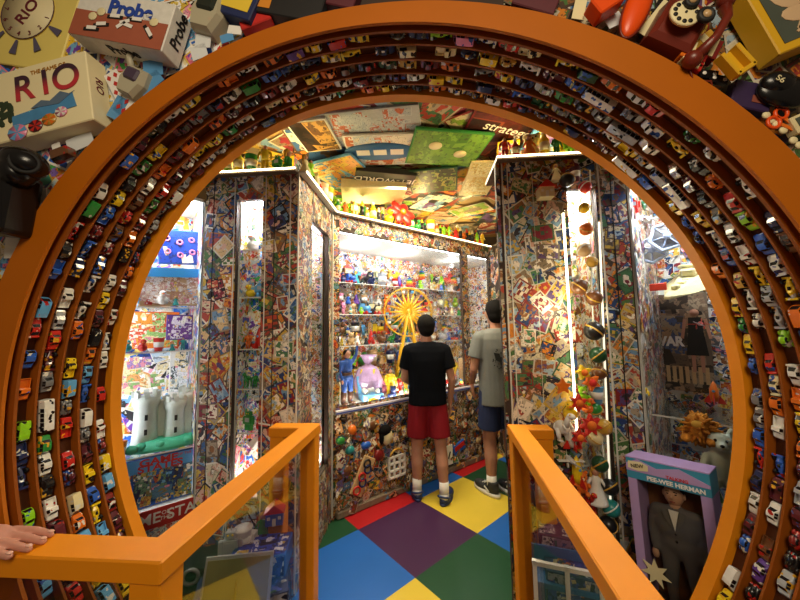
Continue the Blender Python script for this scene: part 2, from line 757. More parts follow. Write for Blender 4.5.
YF = .914
apart('front_rim', ring([lambda a: cur(F0, a), lambda a: cur(FO, a, -0.012), lambda a: cur(FO, a, 0.0, YF + .012), lambda a: cur(FO, a, 0, YF + .05), lambda a: cur(F0, a, .05, YF + .03), lambda a: cur(F0, a, 0, YF + .010)]), 'orange_rim')
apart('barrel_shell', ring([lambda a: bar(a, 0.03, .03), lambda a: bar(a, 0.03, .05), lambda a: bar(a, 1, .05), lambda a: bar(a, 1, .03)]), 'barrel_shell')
DIVT = [0.088, .236, .408, .58, .735, .868]
for k, t in enumerate(DIVT[:5]):
    hgt = .004 if k else -.002
    w = .016 if k else .020
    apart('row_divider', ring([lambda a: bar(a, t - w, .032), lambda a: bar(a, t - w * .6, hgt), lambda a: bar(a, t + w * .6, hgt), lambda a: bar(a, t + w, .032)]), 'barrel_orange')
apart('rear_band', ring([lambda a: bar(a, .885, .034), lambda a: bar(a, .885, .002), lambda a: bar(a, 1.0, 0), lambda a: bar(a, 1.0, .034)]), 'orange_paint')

# ---- front wall round the arch
HOLE = lambda a, y: cur(FO, a, -0.04, y)
wf = MB()
YW = .985


def rectpt(a, y):
    c, s = math.cos(a), math.sin(a)
    x0, x1, z0, z1, cz = -2.0, 1.9, 0.0, 3.0, 1.2
    k = min((x1 if c > 0 else -x0) / max(1e-6, abs(c)), ((z1 - cz) if s > 0 else cz) / max(1e-6, abs(s)))
    return V((k * c, y, max(0.004, cz + k * s)))


ri = [[HOLE(a, YW), rectpt(a, YW), rectpt(a, YW + .04), HOLE(a, YW + .04)] for a in ANG]
rv = [[wf.b.verts.new(p) for p in r] for r in ri]
for i in range(NA):
    p, q = rv[i], rv[(i + 1) % NA]
    for k in range(4):
        wf.b.faces.new((p[k], p[(k + 1) % 4], q[(k + 1) % 4], q[k]))
wall_front = struct(obj('wall_front', wf, 'wall_paint'))


def arch_out(p):
    dx, dz = p.x + .0872, p.z - (EYE - .2636)
    return math.hypot(dx, dz)


# collage function draws on rectangles: two upper corners of the front wall
for x0, x1, sd, pal in ((-1.75, -.25, 5, PAL_BLUE + PAL_BRIGHT), (.28, 1.75, 8, PAL_CARD + ['1c2030', '201810', '8a5a28'])):
    collage('card_collage', wall_front, (x0, YW - .002, 1.5), (1, 0, 0), (0, 0, 1), x1 - x0, 1.3, 900, .075, pal, BORD_L if sd == 5 else BORD, seed=sd, keep=lambda p: arch_out(p) > 1.27)

# ---- room walls
ZS = 2.45


def wallbox(mb, p, q, z0, z1, th=.03, side=1):
    """upright slab from p to q in plan; thickness goes away from the viewer's side"""
    p, q = V((p[0], p[1], 0)), V((q[0], q[1], 0))
    d = (q - p)
    L = d.length
    d.normalize()
    nrm = V((-d.y, d.x, 0)) * side
    c = (p + q) / 2 + nrm * th / 2
    M = Matrix(((d.x, nrm.x, 0, c.x), (d.y, nrm.y, 0, c.y), (0, 0, 1, (z0 + z1) / 2), (0, 0, 0, 1)))
    return mb.box((0, 0, 0), (L, th, z1 - z0), m=M)


def plane_collage(wall, p, q, z0, z1, n, size, **k):
    p, q = V((p[0], p[1], z0)), V((q[0], q[1], z0))
    d = q - p
    nn = d.normalized().cross(V((0, 0, 1)))
    return collage('card_collage', wall, p + nn * .0005, d, (0, 0, 1), d.length, z1 - z0, n, size, **k)


def panel_wall(name, p, q, openings, z0=0.0, z1=ZS, dens=430, size=.066, th=.03, **kw):
    """a wall from p to q (viewer on its right-hand normal side) with rectangular openings (s0, s1, za, zb)"""
    P, Q = V((p[0], p[1])), V((q[0], q[1]))
    L = (Q - P).length
    d = (Q - P) / L
    mb = MB()
    rects = []
    s = 0
    for (a, b, za, zb) in openings:
        rects.append((s, a, z0, z1))
        rects.append((a, b, z0, za))
        rects.append((a, b, zb, z1))
        s = b
    rects.append((s, L, z0, z1))
    rects = [r for r in rects if r[1] - r[0] > .003 and r[3] - r[2] > .003]
    for a, b, za, zb in rects:
        wallbox(mb, P + d * a, P + d * b, za, zb, th)
    w = struct(obj(name, mb, 'wall_paint'))
    for a, b, za, zb in rects:
        pa, pb = P + d * a, P + d * b
        plane_collage(w, pa, pb, za, zb, int(dens * (b - a) * (zb - za)) + 6, size, **kw)
    return w, P, d, L


Y1 = 1.85
LX0, LX1 = -1.345, -.755
A = V((-.755, 2.56))
B = V((.82, 3.98))
# L1: facing the arch
wl, *_ = panel_wall('wall_left', (LX0, Y1), (LX1, Y1), [(.20, .37, .50, 2.28)], dens=900, size=.082, dark=1.1)
# L2: receding
panel_wall('wall_left_inner', (LX1, Y1 + .001), (A.x, A.y), [(.24, .62, .45, 2.22)], dens=1000, size=.055, dark=.95)
# main window wall
ML = (B - A).length
MT = (B - A) / ML
MN = V((-MT.y, MT.x))
wm, *_ = panel_wall('wall_back', A, B, [(.07, 1.60, .84, 2.30), (1.70, ML - .03, .84, 2.30)], dens=900, size=.05, pal=PAL_CLUT, dark=.9)
# R1: facing the arch
RX0, RX1 = .435, 1.15
wr, *_ = panel_wall('wall_right', (RX0, Y1), (RX1, Y1), [(.395, .555, .25, 2.25)], dens=900, size=.082, dark=1.1)
panel_wall('wall_right_inner', (1.02, 3.3), (RX0, Y1 + .001), [], dens=120)
panel_wall('wall_right_back', (B.x, B.y), (1.02, 3.3), [], dens=200, pal=PAL_CLUT)
# sides and back, closing the room
mb = MB()
wallbox(mb, (-2.0, 1.02), (-2.0, 4.6), 0, ZC, .04)
struct(obj('wall_left_outer', mb, 'wall_paint'))
mb = MB()
wallbox(mb, (2.0, 4.6), (2.0, 1.02), 0, ZC, .04)
struct(obj('wall_right_outer', mb, 'wall_paint'))
mb = MB()
wallbox(mb, (-2.0, 5.15), (2.0, 5.15), 0, ZC, .04)
struct(obj('wall_rear', mb, 'wall_paint'))


# ---- corner strips of clear plastic on the pillars
def strip(px, py, z0, z1, w=.008, m='chrome'):
    return struct(obj('trim_1', MB().box((px, py, (z0 + z1) / 2), (w, w, z1 - z0), bev=.001), m))


mat('acrylic', hexc('d8d4c8'), 0.15, coat=0.5)
mat('gap_dark', hexc('0c0a09'), 0.7)
for x, m, w in ((-1.29, 'gap_dark', .005), (-1.125 - .03, 'acrylic', .006), (-.955, 'acrylic', .006), (-.90, 'gap_dark', .005), (-.80, 'acrylic', .007), (.47, 'acrylic', .008), (.50, 'acrylic', .006), (.99 + .015, 'acrylic', .009), (1.07, 'gap_dark', .006), (.64, 'acrylic', .003)):
    strip(x, Y1 - .006, .02, 2.42, w, m)
strip(LX1 + .004, Y1 - .004, .02, 2.43, .008, 'acrylic')
strip(A.x + .012, A.y - .01, .02, 2.43, .012, 'acrylic')

# ---- top shelf edge boards with a lit strip
def ledge(name, p, q, z=ZS, out=.05, depth=.30, m='ledge_brown', th=.022):
    p, q = V((p[0], p[1])), V((q[0], q[1]))
    d = (q - p).normalized()
    nn = V((d.y, -d.x))
    r = empty(name, (p.x, p.y, z))
    mb = MB()
    wallbox(mb, p + nn * out, q + nn * out, z - th, z, depth + out)
    b = obj('shelf_board', mb, m, r)
    b.matrix_parent_inverse = Matrix.Translation((p.x, p.y, z)).inverted()
    e = MB()
    a, c = p + nn * (out + .004), q + nn * (out + .004)
    e.tube([(a.x, a.y, z - .008), (c.x, c.y, z - .008)], .0055)
    o = obj('light_strip', e, 'led_warm', r)
    o.matrix_parent_inverse = Matrix.Translation((p.x, p.y, z)).inverted()
    return r


mat('ledge_brown', hexc('5a4430'), .6, vary=.6, scale=45)
LEDGES = [((LX0 - .1, Y1), (LX1 + .0, Y1)), ((LX1, Y1), (A.x, A.y)), ((A.x, A.y), (B.x, B.y)), ((RX0, Y1), (RX1 + .1, Y1))]
for (p, q), lb in zip(LEDGES, ('brown shelf over the pillars on the left, carrying small toys', 'narrow brown shelf receding along the left wall above the cases', 'long white shelf with lit edge above the far window case', 'brown shelf with lit edge over the pillars on the right')):
    tag(ledge('top_shelf', p, q, m='shelf_white' if 'long' in lb else 'ledge_brown', th=.014 if 'long' in lb else .022), lb, 'shelf', None)

# lamps hidden on top of the shelves, washing the ceiling
for x, y, e in ((-1.05, 2.02, 9), (-.92, 2.3, 9), (-.6, 3.05, 9), (.0, 3.6, 17), (.6, 4.1, 14), (.7, 2.05, 9), (1.0, 2.05, 7)):
    spot_point('shelf_lamp', (x, y, ZS + .06), e, (1.0, 0.76, 0.32), .04)

# ================================================================== rails
def beam(mb, p, q, w, h, z):
    p, q = V((p[0], p[1], z)), V((q[0], q[1], z))
    d = (q - p)
    L = d.length
    M = frame((p + q) / 2, d, (0, 0, 1))
    return mb.box((0, 0, 0), (L, w, h), bev=.004, m=M)


def railing(name, label, pts, W=.085, HB=.05, ZT=.97):
    r = empty(name, (pts[1][0], pts[1][1], 0))
    I = Matrix.Translation((pts[1][0], pts[1][1], 0)).inverted()

    def pt(nm, mb, m):
        o = obj(nm, mb, m, r)
        o.matrix_parent_inverse = I
        return o
    for i, (p, q) in enumerate(zip(pts, pts[1:])):
        p, q = V(p), V(q)
        d = (q - p).normalized()
        mb = MB()
        beam(mb, p - d * (W / 2 if i else 0), q + d * W / 2, W, HB, ZT - HB / 2 - i * .0008)
        pt('top_rail', mb, 'orange_paint')
        L = (q - p).length
        if L > .3:
            mb = MB()
            beam(mb, p, q, .045, .05, .045)
            pt('bottom_rail', mb, 'orange_paint')
            mb = MB()
            a, b = p + d * .045, q - d * .045
            M = frame(V(((a.x + b.x) / 2, (a.y + b.y) / 2, .495)), (d.x, d.y, 0), (0, 0, 1))
            mb.box((0, 0, 0), ((b - a).length, .006, .85), m=M)
            pt('glass_panel', mb, 'rail_glass')
    for p in pts:
        mb = MB()
        mb.box((p[0], p[1], (ZT - HB) / 2 + .002), (.075, .075, ZT - HB - .004), bev=.004)
        pt('post', mb, 'orange_paint')
    return tag(r, label, 'railing')


railing('handrail', 'orange railing left of the walkway, with a hand resting on it', [(-1.75, .752), (-.634, .752), (-.615, 1.70), (-.78, 1.70)])
railing('handrail', 'orange railing right of the walkway, in front of the pillar of cards', [(.372, .36), (.457, 1.70), (.575, 1.70)])

# ================================================================== toy cars in the arch
def wheel_mesh(r, w):
    return MB().lathe([(r * .5, -w / 2), (r, -w / 2), (r, w / 2), (r * .5, w / 2), (r * .45, w * .35)], seg=10).mesh('wheel')


def hull(b, g, st, W, zb=.004, cabin=None, side=(), top=()):
    """car shell from stations (x, width, belt z, shoulder z, roof half-width, roof z); windows sit on the given panels"""
    rings = []
    for x, w, z1, zs, wr, zt in st:
        h = w * W / 2
        r = wr * W / 2
        rings.append([(x, h * .94, zb), (x, h, z1), (x, h * .95, zs), (x, r, zt), (x, -r, zt), (x, -h * .95, zs), (x, -h, z1), (x, -h * .94, zb)])
    b.loft(rings, smooth=False)

    def patch(q, inx, iny):
        q = [V(p) for p in q]
        c = sum(q, V()) / 4
        nrm = (q[1] - q[0]).cross(q[3] - q[0]).normalized()
        if nrm.dot(c - V((0, 0, .008))) < 0:
            nrm = -nrm

        def bl(u, v):
            return q[0] * (1 - u) * (1 - v) + q[1] * u * (1 - v) + q[2] * u * v + q[3] * (1 - u) * v
        base = [bl(inx, iny), bl(1 - inx, iny), bl(1 - inx, 1 - iny), bl(inx, 1 - iny)]
        lo = [g.b.verts.new(p - nrm * .0006) for p in base]
        hi = [g.b.verts.new(p + nrm * .0007) for p in base]
        g.b.faces.new(hi)
        g.b.faces.new(lo[::-1])
        for i in range(4):
            g.b.faces.new((lo[i], lo[(i + 1) % 4], hi[(i + 1) % 4], hi[i]))
    for i in side:
        a, c = rings[i], rings[i + 1]
        patch((a[2], c[2], c[3], a[3]), .07, .10)
        patch((a[5], c[5], c[4], a[4]), .07, .10)
    for i in top:
        a, c = rings[i], rings[i + 1]
        patch((a[3], a[4], c[4], c[3]), .10, .06)


def car_proto(kind):
    """x: length, y: width, z: up from the track; returns body, windows, wheel places, length"""
    b, g = MB(), MB()
    W = .033
    wr = .0068
    if kind == 'coupe':
        L = .072
        hull(b, g, [(-.036, .80, .008, .010, .70, .0105), (-.031, .95, .010, .0135, .80, .014), (-.014, 1, .011, .016, .84, .017), (-.003, 1, .011, .0165, .66, .0255), (.013, 1, .011, .0165, .64, .0255), (.027, 1, .012, .0175, .80, .0185), (.034, .96, .012, .0165, .82, .018), (.036, .9, .010, .013, .8, .014)], W, side=(3,), top=(2, 4))
        b.box((.033, 0, .021), (.006, W * .9, .0018), bev=.0006)
        ax = .022
    elif kind == 'sedan':
        L = .074
        hull(b, g, [(-.037, .86, .008, .011, .8, .0125), (-.033, .97, .011, .0155, .82, .016), (-.016, 1, .012, .0175, .84, .018), (-.006, 1, .012, .0178, .68, .0275), (.004, 1, .012, .0178, .70, .0285), (.014, 1, .012, .0178, .68, .0275), (.023, 1, .012, .0175, .82, .018), (.034, .97, .011, .016, .82, .0165), (.037, .9, .009, .012, .8, .013)], W, side=(3, 4), top=(2, 5))
        ax = .023
    elif kind == 'hatchback':
        L = .064
        hull(b, g, [(-.032, .84, .008, .012, .78, .0135), (-.028, .97, .012, .017, .82, .0175), (-.015, 1, .013, .0195, .84, .020), (-.005, 1, .013, .0195, .72, .0295), (.010, 1, .013, .0195, .74, .0305), (.024, 1, .013, .0195, .72, .029), (.031, .97, .012, .018, .86, .0185), (.032, .9, .009, .012, .8, .013)], W, side=(3, 4), top=(2, 5))
        ax = .020
    elif kind == 'van':
        L = .072
        hull(b, g, [(-.036, .90, .009, .013, .84, .0145), (-.034, .98, .012, .018, .88, .019), (-.025, 1, .013, .021, .84, .0335), (-.012, 1, .013, .021, .86, .035), (.004, 1, .013, .021, .86, .035), (.020, 1, .013, .021, .86, .035), (.034, 1, .013, .021, .84, .034), (.036, .95, .010, .016, .86, .030)], W, side=(2, 3), top=(1,))
        ax = .023
    elif kind == 'bus':
        L = .115
        hull(b, g, [(-.0575, .94, .010, .018, .88, .034), (-.055, 1, .013, .020, .90, .0365), (-.038, 1, .013, .020, .90, .037), (-.021, 1, .013, .020, .90, .037), (-.004, 1, .013, .020, .90, .037), (.013, 1, .013, .020, .90, .037), (.030, 1, .013, .020, .90, .037), (.055, 1, .013, .020, .90, .0365), (.0575, .95, .010, .018, .88, .034)], W, side=(1, 2, 3, 4, 5))
        b.box((0, 0, .0375), (.035, W * .4, .002), bev=.0008)
        ax = .036
    elif kind == 'pickup':
        L = .076
        hull(b, g, [(-.038, .86, .009, .012, .8, .0135), (-.034, .98, .012, .017, .84, .0175), (-.019, 1, .013, .019, .84, .0195), (-.011, 1, .013, .019, .72, .029), (.002, 1, .013, .019, .72, .029), (.005, 1, .013, .0185, .80, .019)], W, side=(3,), top=(2,))
        hull(b, MB(), [(.004, 1, .011, .013, .9, .0135), (.037, .98, .011, .013, .9, .0135)], W)
        for s in (-1, 1):
            b.box((.021, s * W * .46, .0155), (.034, .0022, .008), bev=.0005)
        b.box((.037, 0, .0155), (.0022, W * .94, .008), bev=.0005)
        ax = .024
    elif kind == 'racer':
        L = .072
        hull(b, g, [(-.036, .18, .007, .008, .1, .009), (-.022, .34, .008, .011, .24, .0125), (-.008, .66, .009, .014, .34, .016), (.002, .74, .009, .0145, .30, .0155), (.012, .70, .009, .015, .26, .021), (.030, .40, .009, .014, .2, .016)], W, side=(), top=(2,))
        b.box((.033, 0, .0205), (.008, W * .95, .0018))
        for s in (-1, 1):
            b.box((.033, s * W * .4, .016), (.005, .0015, .010))
        b.box((-.034, 0, .0070), (.007, W * .98, .0018))
        for e in (-1, 1):
            b.cone((e * .022, -W * .48, .008), (e * .022, W * .48, .008), .0015, .0015, 6)
        g.ell((.0, 0, .0165), (.006, .004, .005), seg=8)
        ax = .022
        wr = .0078
    else:  # round-backed
        L = .062
        b.ell((0, 0, .0115), (L / 2, W * .44, .0105), seg=16)
        b.ell((.003, 0, .022), (.0175, W * .37, .0105), seg=14)
        for s in (-1, 1):
            for e in (-1, 1):
                b.ell((e * .019, s * W * .42, .009), (.0105, .005, .008), seg=8)
            g.ell((.003, s * W * .30, .0235), (.011, W * .062, .0052), seg=10)
        g.ell((-.0105, 0, .0245), (.0042, W * .26, .005), (0, -.5, 0), seg=10)
        g.ell((.0165, 0, .0245), (.0042, W * .22, .0045), (0, .5, 0), seg=10)
        ax = .019
    places = [(e * ax, s * W * .5, wr) for e in (-1, 1) for s in (-1, 1)]
    return b.mesh('toy_car_body'), g.mesh('car_windows'), places, L, wr


KINDS = ['coupe', 'sedan', 'hatchback', 'van', 'bus', 'pickup', 'racer', 'beetle']
PROTO = {}
for k in KINDS:
    bm_, gm_, pl_, L_, wr_ = car_proto(k)
    bm_.materials.append(MATS['car_paint'])
    gm_.materials.append(MATS['car_glass'])
    for p in bm_.polygons:
        if k == 'beetle':
            p.use_smooth = True
    wm_ = wheel_mesh(wr_, .006)
    wm_.materials.append(MATS['tyre'])
    PROTO[k] = (bm_, gm_, pl_, L_, wm_)
KN = dict(coupe='toy coupe', sedan='toy saloon', hatchback='toy hatchback', van='toy van', bus='long toy bus', pickup='toy pickup', racer='toy racer', beetle='rounded toy car')
ROWN = ['frontmost row', 'second row', 'middle row', 'fourth row', 'innermost row']
ROWT = [.155, .322, .494, .657, .800]
CC = ['black'] * 10 + ['navy'] * 7 + ['maroon'] * 8 + ['dark_red'] * 6 + ['red'] * 4 + ['white'] * 6 + ['silver'] * 5 + ['blue'] * 4 + ['dark_green'] * 3 + ['yellow'] * 4 + ['orange'] * 4 + ['lime'] * 2 + ['light_blue'] * 2 + ['grey'] * 4 + ['brown'] * 2 + ['cream'] * 2 + ['purple'] * 1 + ['green'] * 2 + ['gold'] * 1
KK = ['coupe'] * 7 + ['sedan'] * 5 + ['hatchback'] * 4 + ['van'] * 3 + ['pickup'] * 3 + ['racer'] * 4 + ['beetle'] * 2
# cars of the photo that can be told apart: row -> list of (pixel x, y, colour, kind)
HERO = {0: [(192, 104, 'yellow', 'coupe'), (231, 82, 'orange', 'pickup'), (250, 71, 'white', 'racer'), (312, 49, 'yellow', 'hatchback'), (336, 44, 'red', 'van'), (359, 41, 'yellow', 'coupe'),
            (443, 33, 'lime', 'racer'), (467, 34, 'pink', 'van'), (491, 36, 'white', 'racer'), (513, 41, 'red', 'coupe'), (534, 48, 'cream', 'pickup'), (576, 61, 'yellow', 'racer'), (593, 67, 'dark_green', 'van'), (617, 78, 'orange', 'coupe'), (660, 104, 'red', 'hatchback'),
            (697, 131, 'green', 'beetle'), (716, 147, 'white', 'beetle'), (753, 185, 'white', 'racer'), (787, 244, 'brown', 'coupe'), (37, 305, 'light_blue', 'van'), (30, 358, 'blue', 'hatchback'), (23, 390, 'orange', 'pickup'), (21, 430, 'lime', 'van'), (25, 520, 'lime', 'hatchback'), (100, 192, 'white', 'hatchback'), (93, 211, 'green', 'van'), (75, 232, 'red', 'racer')],
        1: [(236, 98, 'white', 'coupe'), (254, 88, 'green', 'van'), (162, 158, 'yellow', 'pickup'), (407, 52, 'cream', 'van'), (448, 51, 'cream', 'pickup'), (467, 52, 'navy', 'beetle'), (489, 54, 'yellow', 'van'), (510, 62, 'gold', 'beetle'), (532, 65, 'white', 'racer'), (602, 98, 'white', 'bus'), (651, 128, 'white', 'pickup'), (680, 143, 'yellow', 'racer'), (716, 178, 'orange', 'beetle'), (751, 219, 'lime', 'coupe'), (763, 247, 'blue', 'sedan'), (780, 264, 'white', 'coupe'),
            (789, 290, 'yellow', 'racer'), (70, 298, 'white', 'pickup'), (61, 318, 'silver', 'coupe'), (47, 415, 'white', 'bus'), (47, 445, 'green', 'hatchback'), (350, 55, 'yellow', 'racer')],
        2: [(407, 63, 'gold', 'coupe'), (448, 67, 'orange', 'coupe'), (328, 77, 'orange', 'hatchback'), (195, 148, 'orange', 'van'), (623, 133, 'silver', 'bus'), (648, 145, 'white', 'sedan'), (730, 231, 'white', 'coupe'), (783, 339, 'lime', 'beetle'), (83, 312, 'white', 'racer'), (71, 367, 'yellow', 'pickup'), (68, 387, 'light_blue', 'van'), (66, 462, 'red', 'hatchback'), (76, 504, 'cream', 'van'), (290, 88, 'white', 'coupe')],
        3: [(436, 81, 'yellow', 'van'), (455, 83, 'yellow', 'coupe'), (248, 124, 'white', 'racer'), (235, 136, 'green', 'hatchback'), (690, 180, 'white', 'bus'), (696, 226, 'yellow', 'coupe'), (722, 264, 'blue', 'coupe'), (750, 322, 'white', 'beetle'), (742, 302, 'white', 'racer'), (108, 284, 'white', 'sedan'), (85, 417, 'white', 'van'), (90, 495, 'blue', 'hatchback'), (95, 513, 'yellow', 'racer'), (774, 428, 'white', 'pickup'), (768, 515, 'white', 'sedan')],
        4: [(347, 97, 'green', 'racer'), (300, 112, 'yellow', 'coupe'), (622, 169, 'white', 'bus'), (645, 182, 'blue', 'van'), (693, 242, 'blue', 'beetle'), (711, 275, 'orange', 'hatchback'), (732, 314, 'yellow', 'coupe'), (738, 331, 'green', 'beetle'), (742, 346, 'yellow', 'coupe'), (747, 369, 'blue', 'beetle'), (114, 320, 'white', 'coupe'), (111, 340, 'white', 'racer'), (106, 357, 'white', 'coupe'), (105, 427, 'white', 'pickup'), (108, 482, 'light_blue', 'van'),
            (752, 455, 'red', 'racer'), (753, 480, 'navy', 'sedan'), (741, 541, 'blue', 'beetle'), (725, 583, 'white', 'van'), (720, 598, 'yellow', 'hatchback'), (106, 395, 'red', 'hatchback')]}


def to_px(p):
    d = p - V((0, 0, EYE))
    q = d.dot(fw)
    return 400 + FPX * d.dot(RT) / q, 300 - FPX * d.dot(UP) / q


CAROUT = .030


def make_car(kind, color, th, t, label, ridx):
    body, gl, places, L, wm_ = PROTO[kind]
    p = bar(th, t, CAROUT)
    zin = V((-math.cos(th), 0, -math.sin(th)))
    e = 1e-3
    ax = (bar(th + e, t, CAROUT) - bar(th - e, t, CAROUT)).normalized()
    ax = (ax - zin * ax.dot(zin)).normalized()
    if hash((ridx, int(th * 1000))) % 2:
        ax = -ax
    yv = zin.cross(ax)
    sl = math.radians(0)
    M = Matrix(((ax.x, yv.x, zin.x, p.x), (ax.y, yv.y, zin.y, p.y), (ax.z, yv.z, zin.z, p.z), (0, 0, 0, 1)))
    ang = rnd.uniform(-.09, .09)
    M = M @ Matrix.Rotation(ang, 4, 'Z') @ Matrix.Diagonal((.93, 1.0, .98, 1))
    o = bpy.data.objects.new('toy_car', body)
    col.objects.link(o)
    o.matrix_world = M
    o.color = tuple(C[color]) + (1,)
    w = bpy.data.objects.new('car_windows', gl)
    col.objects.link(w)
    w.parent = o
    for pl in places:
        h = bpy.data.objects.new('wheel', wm_)
        col.objects.link(h)
        h.parent = o
        h.location = pl
        h.rotation_euler = (PI / 2, 0, 0)
    tag(o, label, 'toy car', 'toy cars in the arch, ' + ROWN[ridx])
    return o


ncar = 0
for r in range(5):
    t = ROWT[r]
    # angles of the recognisable cars
    hs = []
    for (x, y, c_, k_) in HERO[r]:
        best = min(((to_px(bar(a / 400 * 2 * PI, t, .015)), a / 400 * 2 * PI) for a in range(-60, 262)), key=lambda q: (q[0][0] - x) ** 2 + (q[0][1] - y) ** 2)
        hs.append((best[1], c_, k_))
    hs.sort()
    seq = []
    R = (bar(PI / 2, t).z - bar(-PI / 2, t).z) / 2
    R = 1.25
    a = math.radians(-52)
    hi = 0
    while a < math.radians(236):
        while hi < len(hs) and hs[hi][0] < a - .005:
            hi += 1
        k_ = rnd.choice(KK)
        c_ = rnd.choice(CC)
        L = PROTO[k_][3] * .93
        if hi < len(hs) and hs[hi][0] < a + (L + PROTO[hs[hi][2]][3] * .5 + .006) / R:
            th, c_, k_ = hs[hi]
            hi += 1
            L = PROTO[k_][3] * .93
            th = max(th, a + L / 2 / R)
        else:
            th = a + L / 2 / R
            if rnd.random() < .02:
                a += .05 / R
        seq.append((th, c_, k_))
        a = th + (L / 2 + rnd.uniform(.003, .009)) / R
    vis = []
    for th, c_, k_ in seq:
        x, y = to_px(bar(th, t, .012))
        if -10 < x < 810 and -8 < y < 606:
            vis.append((th, c_, k_))
    for i, (th, c_, k_) in enumerate(vis):
        pc = vis[i - 1][1] if i else None
        nc = vis[i + 1][1] if i + 1 < len(vis) else None
        cl = (90 - math.degrees(th)) % 360 / 30.0
        hr = int(cl)
        mi = int((cl - hr) * 60)
        hr = hr or 12
        lb = '%s %s in arch %s, clock position %d:%02d' % (cname(c_), KN[k_], ROWN[r], hr, mi)
        if nc or pc:
            lb += ', beside %s one' % cname(nc or pc)
        make_car(k_, c_, th, t, lb, r)
        ncar += 1
print('CARS', ncar)

# ================================================================== toys
def P_figure():
    b = MB()
    for s in (-1, 1):
        b.cone((s * .09, 0, 0.02), (s * .07, 0, .45), .055, .075, 8)
        b.box((s * .09, -.03, .02), (.09, .16, .04), bev=.01)
        b.cone((s * .17, 0, .76), (s * .24, -.02, .56), .05, .042, 8)
        b.cone((s * .24, -.02, .56), (s * .22, -.10, .42), .04, .034, 8)
    b.cone((0, 0, .42), (0, 0, .8), .125, .16, 10)
    b.cone((0, 0, .8), (0, 0, .86), .05, .05, 8)
    h = MB().ell((0, -.01, .91), (.075, .085, .09), seg=10)
    h.ell((0, -.095, .905), (.014, .014, .018), seg=6)
    r = MB().ell((0, .015, .935), (.082, .085, .08), seg=10)
    return [('toy_figure', b, 'toy_plastic', None), ('head', h, 'skin', None), ('hair', r, 'toy_plastic', 'black')]


def P_robot():
    b = MB()
    b.box((0, 0, .5), (.42, .26, .38), bev=.02)
    b.box((0, 0, .80), (.26, .22, .2), bev=.02)
    for s in (-1, 1):
        b.box((s * .12, 0, .17), (.14, .2, .34), bev=.015)
        b.box((s * .27, -.02, .48), (.1, .14, .36), bev=.015)
    b.cone((0, 0, .9), (0, 0, 1.0), .015, .01, 6)
    e = MB()
    for s in (-1, 1):
        e.ell((s * .06, -.11, .82), .03, seg=8)
    p = MB().box((0, -.135, .53), (.26, .02, .2), bev=.006)
    return [('toy_robot', b, 'toy_plastic', None), ('eyes', e, 'toy_plastic', 'yellow'), ('chest_panel', p, 'toy_plastic', 'silver')]


def P_bear():
    b = MB()
    b.ell((0, 0, .32), (.24, .2, .29))
    b.ell((0, -.02, .74), (.22, .2, .21))
    for s in (-1, 1):
        b.ell((s * .17, 0, .92), (.075, .05, .075), seg=8)
        b.ell((s * .25, -.1, .42), (.09, .16, .09), seg=8)
        b.ell((s * .17, -.2, .1), (.1, .16, .1), seg=8)
    m = MB().ell((0, -.19, .69), (.1, .08, .075), seg=8)
    e = MB()
    e.ell((0, -.27, .71), .03, seg=6)
    for s in (-1, 1):
        e.ell((s * .09, -.2, .79), .026, seg=6)
    return [('stuffed_bear', b, 'toy_cloth', None), ('muzzle', m, 'toy_cloth', 'cream'), ('eyes_and_nose', e, 'black_plastic', None)]


def P_ball():
    b = MB().ell((0, 0, .5), .5, seg=18)
    s = MB().torus(.49, .045, Matrix.Translation((0, 0, .5)) @ Matrix.Rotation(.7, 4, 'X'))
    return [('toy_ball', b, 'toy_plastic', None), ('stripe', s, 'toy_plastic', 'white')]


def P_duck():
    b = MB()
    b.ell((0, .05, .33), (.3, .42, .3))
    b.ell((0, .42, .5), (.1, .14, .12), (-.6, 0, 0), seg=8)
    b.ell((0, -.22, .76), (.2, .2, .2))
    k = MB().ell((0, -.44, .73), (.09, .12, .04), seg=8)
    e = MB()
    for s in (-1, 1):
        e.ell((s * .11, -.37, .82), .03, seg=6)
    return [('toy_duck', b, 'toy_plastic', None), ('beak', k, 'toy_plastic', 'orange'), ('eyes', e, 'black_plastic', None)]


def P_bottle():
    b = MB().lathe([(.16, 0), (.18, .05), (.18, .6), (.08, .75), (.07, .86)], seg=14)
    c = MB().lathe([(.085, .84), (.085, .97), (.06, 1.0)], seg=12)
    l = MB().lathe([(.184, .18), (.184, .5)], seg=14)
    return [('toy_bottle', b, 'toy_plastic', None), ('cap', c, 'toy_plastic', 'white'), ('paper_band', l, 'toy_plastic', 'cream')]


def P_crayon():
    b = MB().lathe([(.11, 0), (.11, .78), (.10, .80)], seg=12)
    t = MB().lathe([(.085, .79), (.03, 1.0)], seg=12)
    w = MB().lathe([(.113, .12), (.113, .66)], seg=12)
    return [('crayon', b, 'toy_plastic', None), ('tip', t, 'toy_plastic', None), ('paper_wrap', w, 'toy_plastic', 'black')]


def P_rocket():
    b = MB().lathe([(.12, .08), (.17, .3), (.16, .6), (.08, .86), (.005, 1.0)], seg=14)
    f = MB()
    for i in range(4):
        f.poly([(.1, 0), (.36, -.0), (.34, .12), (.14, .42)], .03, Matrix.Rotation(i * PI / 2, 4, 'Z') @ Matrix.Translation((0, .015, 0)) @ Matrix.Rotation(PI / 2, 4, 'X'))
    w = MB().ell((0, -.15, .55), (.06, .03, .06), seg=8)
    return [('toy_rocket', b, 'toy_plastic', None), ('fins', f, 'toy_plastic', 'red'), ('porthole', w, 'toy_plastic', 'light_blue')]


